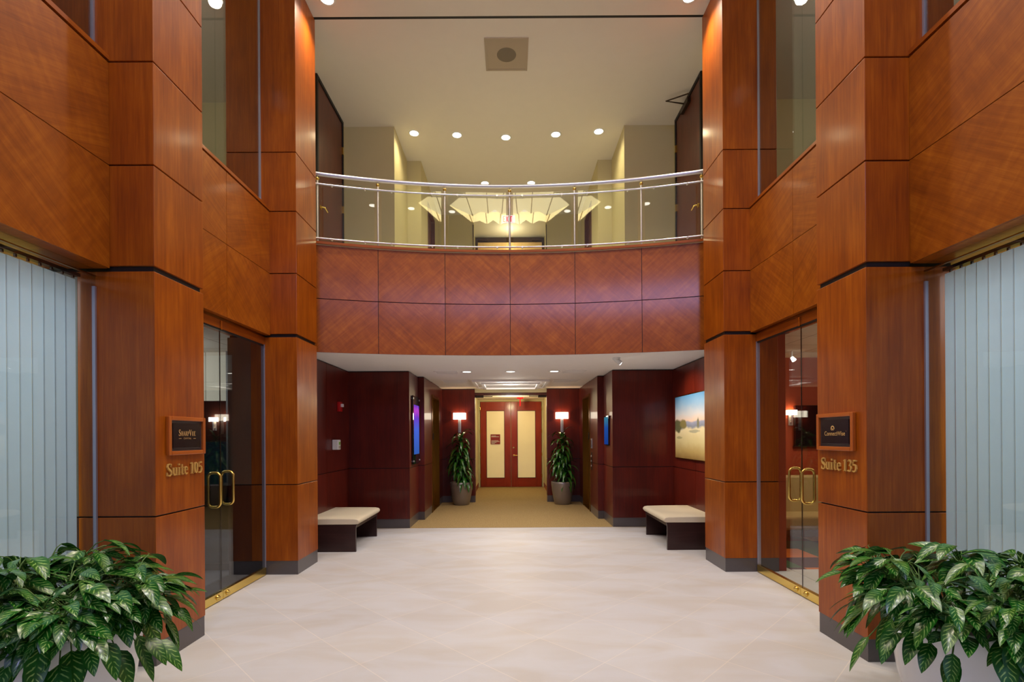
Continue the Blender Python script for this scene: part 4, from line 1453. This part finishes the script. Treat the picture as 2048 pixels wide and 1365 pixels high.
# ------------------------------------------------------------------ lettering
GL = {
    'S': (0.70, [([(.60, .76), (.57, .92), (.38, 1.0), (.18, .93), (.12, .75), (.22, .60), (.45, .47), (.60, .32), (.58, .12), (.38, .0), (.16, .04), (.07, .26)],
                  [.04, .06, .07, .10, .14, .17, .18, .15, .11, .07, .06, .04]), ([(.60, .72), (.60, 1.0)], [.04, .04]), ([(.07, .0), (.07, .30)], [.04, .04])]),
    'u': (0.70, [([(.14, .66), (.14, .20), (.22, .04), (.36, .03), (.50, .16)], [.14, .14, .10, .07, .05]), ([(.52, .66), (.52, .0)], [.14, .14]),
                 ([(.0, .65), (.14, .65)], [.045, .045]), ([(.38, .65), (.52, .65)], [.045, .045]), ([(.52, .02), (.66, .02)], [.045, .045])]),
    'i': (0.36, [([(.17, .66), (.17, .0)], [.14, .14]), ([(.03, .65), (.17, .65)], [.045, .045]), ([(.03, .02), (.31, .02)], [.045, .045]), ([(.17, .82), (.17, .97)], [.15, .15])]),
    't': (0.44, [([(.19, .90), (.19, .16), (.26, .03), (.40, .07)], [.12, .14, .09, .04]), ([(.03, .63), (.38, .63)], [.05, .05])]),
    'e': (0.58, [([(.12, .38), (.50, .38)], [.045, .045]), ([(.50, .38), (.46, .58), (.31, .67), (.15, .57), (.10, .34), (.15, .12), (.32, .01), (.52, .12)], [.05, .06, .06, .12, .14, .12, .08, .04])]),
    '1': (0.52, [([(.27, 1.0), (.27, .0)], [.15, .15]), ([(.08, .88), (.27, .98)], [.05, .06]), ([(.10, .02), (.44, .02)], [.05, .05])]),
    '0': (0.62, [([(.30 + .21 * math.cos(2 * PI * q / 20), .5 + .46 * math.sin(2 * PI * q / 20)) for q in range(21)], [.05 + .11 * abs(math.cos(2 * PI * q / 20)) for q in range(21)])]),
    '5': (0.60, [([(.14, .94), (.54, .94)], [.11, .11]), ([(.16, .96), (.12, .54)], [.05, .05]), ([(.12, .54), (.30, .62), (.48, .52), (.53, .31), (.44, .09), (.26, .01), (.08, .07)], [.05, .07, .12, .15, .12, .07, .09])]),
    '3': (0.60, [([(.10, .84), (.24, .98), (.42, .93), (.48, .75), (.38, .58), (.24, .53)], [.08, .06, .11, .13, .09, .05]), ([(.24, .53), (.44, .48), (.53, .28), (.44, .06), (.24, .01), (.07, .10)], [.05, .09, .14, .11, .06, .09])]),
    'H': (0.86, [([(.16, 1), (.16, 0)], [.15, .15]), ([(.68, 1), (.68, 0)], [.15, .15]), ([(.16, .5), (.68, .5)], [.06, .06]), ([(.02, .98), (.30, .98)], [.05, .05]), ([(.54, .98), (.82, .98)], [.05, .05]), ([(.02, .02), (.30, .02)], [.05, .05]), ([(.54, .02), (.82, .02)], [.05, .05])]),
    'A': (0.84, [([(.40, 1), (.10, 0)], [.06, .06]), ([(.40, 1), (.70, 0)], [.15, .15]), ([(.20, .36), (.60, .36)], [.06, .06]), ([(.0, .02), (.22, .02)], [.05, .05]), ([(.56, .02), (.84, .02)], [.05, .05])]),
    'R': (0.82, [([(.18, 1), (.18, 0)], [.15, .15]), ([(.18, .97), (.44, .97), (.60, .86), (.60, .66), (.44, .52), (.18, .52)], [.06, .07, .13, .13, .07, .06]), ([(.36, .52), (.76, .0)], [.14, .14]), ([(.04, .02), (.32, .02)], [.05, .05]), ([(.04, .98), (.2, .98)], [.05, .05])]),
    'P': (0.72, [([(.18, 1), (.18, 0)], [.15, .15]), ([(.18, .97), (.44, .97), (.60, .85), (.60, .62), (.44, .48), (.18, .48)], [.06, .07, .13, .13, .07, .06]), ([(.04, .02), (.34, .02)], [.05, .05]), ([(.04, .98), (.2, .98)], [.05, .05])]),
    'V': (0.84, [([(.12, 1), (.42, 0)], [.16, .14]), ([(.72, 1), (.42, 0)], [.06, .06]), ([(.0, .98), (.26, .98)], [.05, .05]), ([(.60, .98), (.84, .98)], [.05, .05])]),
    'U': (0.82, [([(.16, 1), (.16, .28), (.26, .05), (.42, .0), (.58, .06), (.66, .28), (.66, 1)], [.15, .15, .11, .07, .06, .06, .06]), ([(.02, .98), (.30, .98)], [.05, .05]), ([(.56, .98), (.78, .98)], [.05, .05])]),
    'E': (0.72, [([(.18, 1), (.18, 0)], [.15, .15]), ([(.04, .98), (.62, .98)], [.06, .06]), ([(.18, .5), (.50, .5)], [.06, .06]), ([(.04, .02), (.64, .02)], [.06, .06]), ([(.62, 1), (.62, .8)], [.04, .04]), ([(.64, 0), (.64, .22)], [.04, .04])]),
}


def glyph(b, ch, ox, oy, h, d0, d1, m, T):
    """adds a raised glyph; T maps (x, y, depth) to the place"""
    for pts, ws in GL[ch][1]:
        n_ = len(pts)
        L_, R_ = [], []
        for i in range(n_):
            p = Vector(pts[i]).to_2d()
            a = Vector(pts[max(i - 1, 0)]); c = Vector(pts[min(i + 1, n_ - 1)])
            d = (c - a).normalized()
            nn = Vector((-d.y, d.x)) * ws[i] / 2
            L_.append(((p + nn).x * h + ox, (p + nn).y * h + oy))
            R_.append(((p - nn).x * h + ox, (p - nn).y * h + oy))
        for i in range(n_ - 1):
            b.face([T(*R_[i], d1), T(*R_[i + 1], d1), T(*L_[i + 1], d1), T(*L_[i], d1)], m)
            b.face([T(*L_[i], d0), T(*L_[i], d1), T(*L_[i + 1], d1), T(*L_[i + 1], d0)], m)
            b.face([T(*R_[i], d0), T(*R_[i + 1], d0), T(*R_[i + 1], d1), T(*R_[i], d1)], m)
        for k_ in (0, -1):
            b.face([T(*R_[k_], d0), T(*R_[k_], d1), T(*L_[k_], d1), T(*L_[k_], d0)], m)


def font_text(txt, size, m, name, parent, T, depth, spacing=1.0):
    cu_ = bpy.data.curves.new(name, 'FONT')
    cu_.body = txt
    cu_.size = size
    cu_.extrude = depth
    cu_.space_character = spacing
    cu_.align_x = 'CENTER'
    tmp = bpy.data.objects.new('tmp', cu_)
    COL.objects.link(tmp)
    dg = bpy.context.evaluated_depsgraph_get()
    me = bpy.data.meshes.new_from_object(tmp.evaluated_get(dg))
    bpy.data.objects.remove(tmp)
    for v in me.vertices:
        v.co = Vector(T(v.co.x, v.co.y, v.co.z))
    me.materials.clear()
    me.materials.append(m)
    me.update()
    o_ = bpy.data.objects.new(name, me)
    COL.objects.link(o_)
    o_.parent = parent
    return o_


for sx, txt in ((-1, 'Suite 105'), (1, 'Suite 135')):
    ya = 3.60 if sx < 0 else 4.00
    sd_ = 'left' if sx < 0 else 'right'
    t = thing('suite_lettering', f'raised brass letters reading {txt} on the {sd_} pillar', 'lettering', (sx * XP, ya, 1.325))
    s = -sx  # text runs +Y on the left wall, -Y on the right wall
    T = lambda x, y, d, s=s, sx=sx: (-sx * d, s * x, y)
    H = 0.088
    x = 0.0
    tot = sum(0.28 if c == ' ' else GL[c][0] + 0.05 for c in txt)
    kx = 0.415 / (tot * H)
    for c in txt:
        if c == ' ':
            x += 0.28 * H
            continue
        b = B()
        T2 = lambda a, y, d, kx=kx, T=T: T(a * kx, y, d)
        glyph(b, c, x, 0.0, H, 0.002, 0.014, LETTERBR, T2)
        b.build('letter', t)
        x += (GL[c][0] + 0.05) * H

# plaques
for sx, nm in ((-1, 'SharpVue Capital'), (1, 'ConnectWise')):
    t = thing('suite_plaque', 'wood-framed dark plaque with ' + ('gold serif capitals and a small underline word' if sx < 0 else 'a gold swirl emblem over gold letters'), 'plaque', (sx * XP, 3.82, 1.618))
    yw, zh = 0.215, 0.143
    f = B()
    for s_ in (-1, 1):
        f.box(-sx * 0.028, 0.0, s_ * yw, s_ * (yw - 0.030), -zh, zh, FRAMEWOOD)
        f.box(-sx * 0.028, 0.0, -(yw - 0.03), yw - 0.03, s_ * zh, s_ * (zh - 0.030), FRAMEWOOD, rot=PI / 2)
    f.build('frame', t, bevel=0.005)
    B().box(-sx * 0.010, 0, -(yw - 0.03), yw - 0.03, -(zh - 0.03), zh - 0.03, PLAQUEM).build('mat_border', t)
    B().box(-sx * 0.018, -sx * 0.010, -(yw - 0.055), yw - 0.055, -(zh - 0.05), zh - 0.05, PLAQUE).build('plate', t, bevel=0.002)
    s = -sx
    T = lambda x, y, d, s=s, sx=sx: (-sx * (0.0182 + max(d, 0)), s * x, y)
    if sx < 0:
        b = B()
        word = 'SHARPVUE'
        hs = [0.045 if c in 'SV' and i in (0, 5) else 0.034 for i, c in enumerate(word)]
        tot = sum((GL[c][0] + 0.10) * h for c, h in zip(word, hs))
        kx = 0.20 / tot
        x = 0.0
        for c, h in zip(word, hs):
            T2 = lambda a, y, d, kx=kx, T=T: T(a * kx - 0.10, y, d)
            glyph(b, c, x, 0.0, h, 0.0, 0.0012, GOLDINK, T2)
            x += (GL[c][0] + 0.10) * h
        for xx in (-0.10, 0.07):
            b.face([T(xx, -0.022, 0.001), T(xx + 0.03, -0.022, 0.001), T(xx + 0.03, -0.019, 0.001), T(xx, -0.019, 0.001)], GOLDINK)
        b.build('lettering', t)
        font_text('CAPITAL', 0.018, GOLDINK, 'small_lettering', t, lambda x, y, d, T=T: T(x, y - 0.026, 0.001), 0.0, 1.35)
    else:
        font_text('ConnectWise', 0.047, GOLDINK, 'lettering', t, lambda x, y, d, T=T: T(x * 0.92, y - 0.028, 0.001), 0.0)
        b = B()
        n_ = 16
        # helmet-like swirl: thick outer arc, inner loop and a short tail
        for (cx, cy, r0, r1, a0, a1) in ((-0.022, 0.026, 0.013, 0.022, -20, 215), (-0.030, 0.020, 0.004, 0.009, 0, 360), (-0.012, 0.018, 0.003, 0.007, 20, 300)):
            for q in range(n_):
                A, C = math.radians(a0 + (a1 - a0) * q / n_), math.radians(a0 + (a1 - a0) * (q + 1) / n_)
                b.face([T(cx + r0 * math.cos(A), cy + r0 * math.sin(A), 0.001), T(cx + r1 * math.cos(A), cy + r1 * math.sin(A), 0.001),
                        T(cx + r1 * math.cos(C), cy + r1 * math.sin(C), 0.001), T(cx + r0 * math.cos(C), cy + r0 * math.sin(C), 0.001)], GOLDINK)
        b.build('emblem', t)
        font_text('®', 0.008, GOLDINK, 'registered_mark', t, lambda x, y, d, T=T: T(x + 0.132, y + 0.002, 0.001), 0.0)

# ------------------------------------------------------------------ glazed entrance behind the camera
b = B()
for x in (-2.9, -1.6, 0.0, 1.6, 2.9):
    b.box(x - 0.05, x + 0.05, YB - 0.1, YB, 0, ZC, BRONZE)
for z in (0.05, 2.75, 4.2, 6.9):
    b.box(-2.85, 2.85, YB - 0.09, YB - 0.01, z - 0.06, z + 0.06, BRONZE)
struct(b, 'wall_entrance', 'dark metal framing of the glazed entrance behind the viewpoint', 'wall')
struct(B().box(-7, 7, -9, YB - 0.1, -0.15, -0.02, GREYWALL), 'ground', 'paved ground outside the glazed entrance', 'ground')
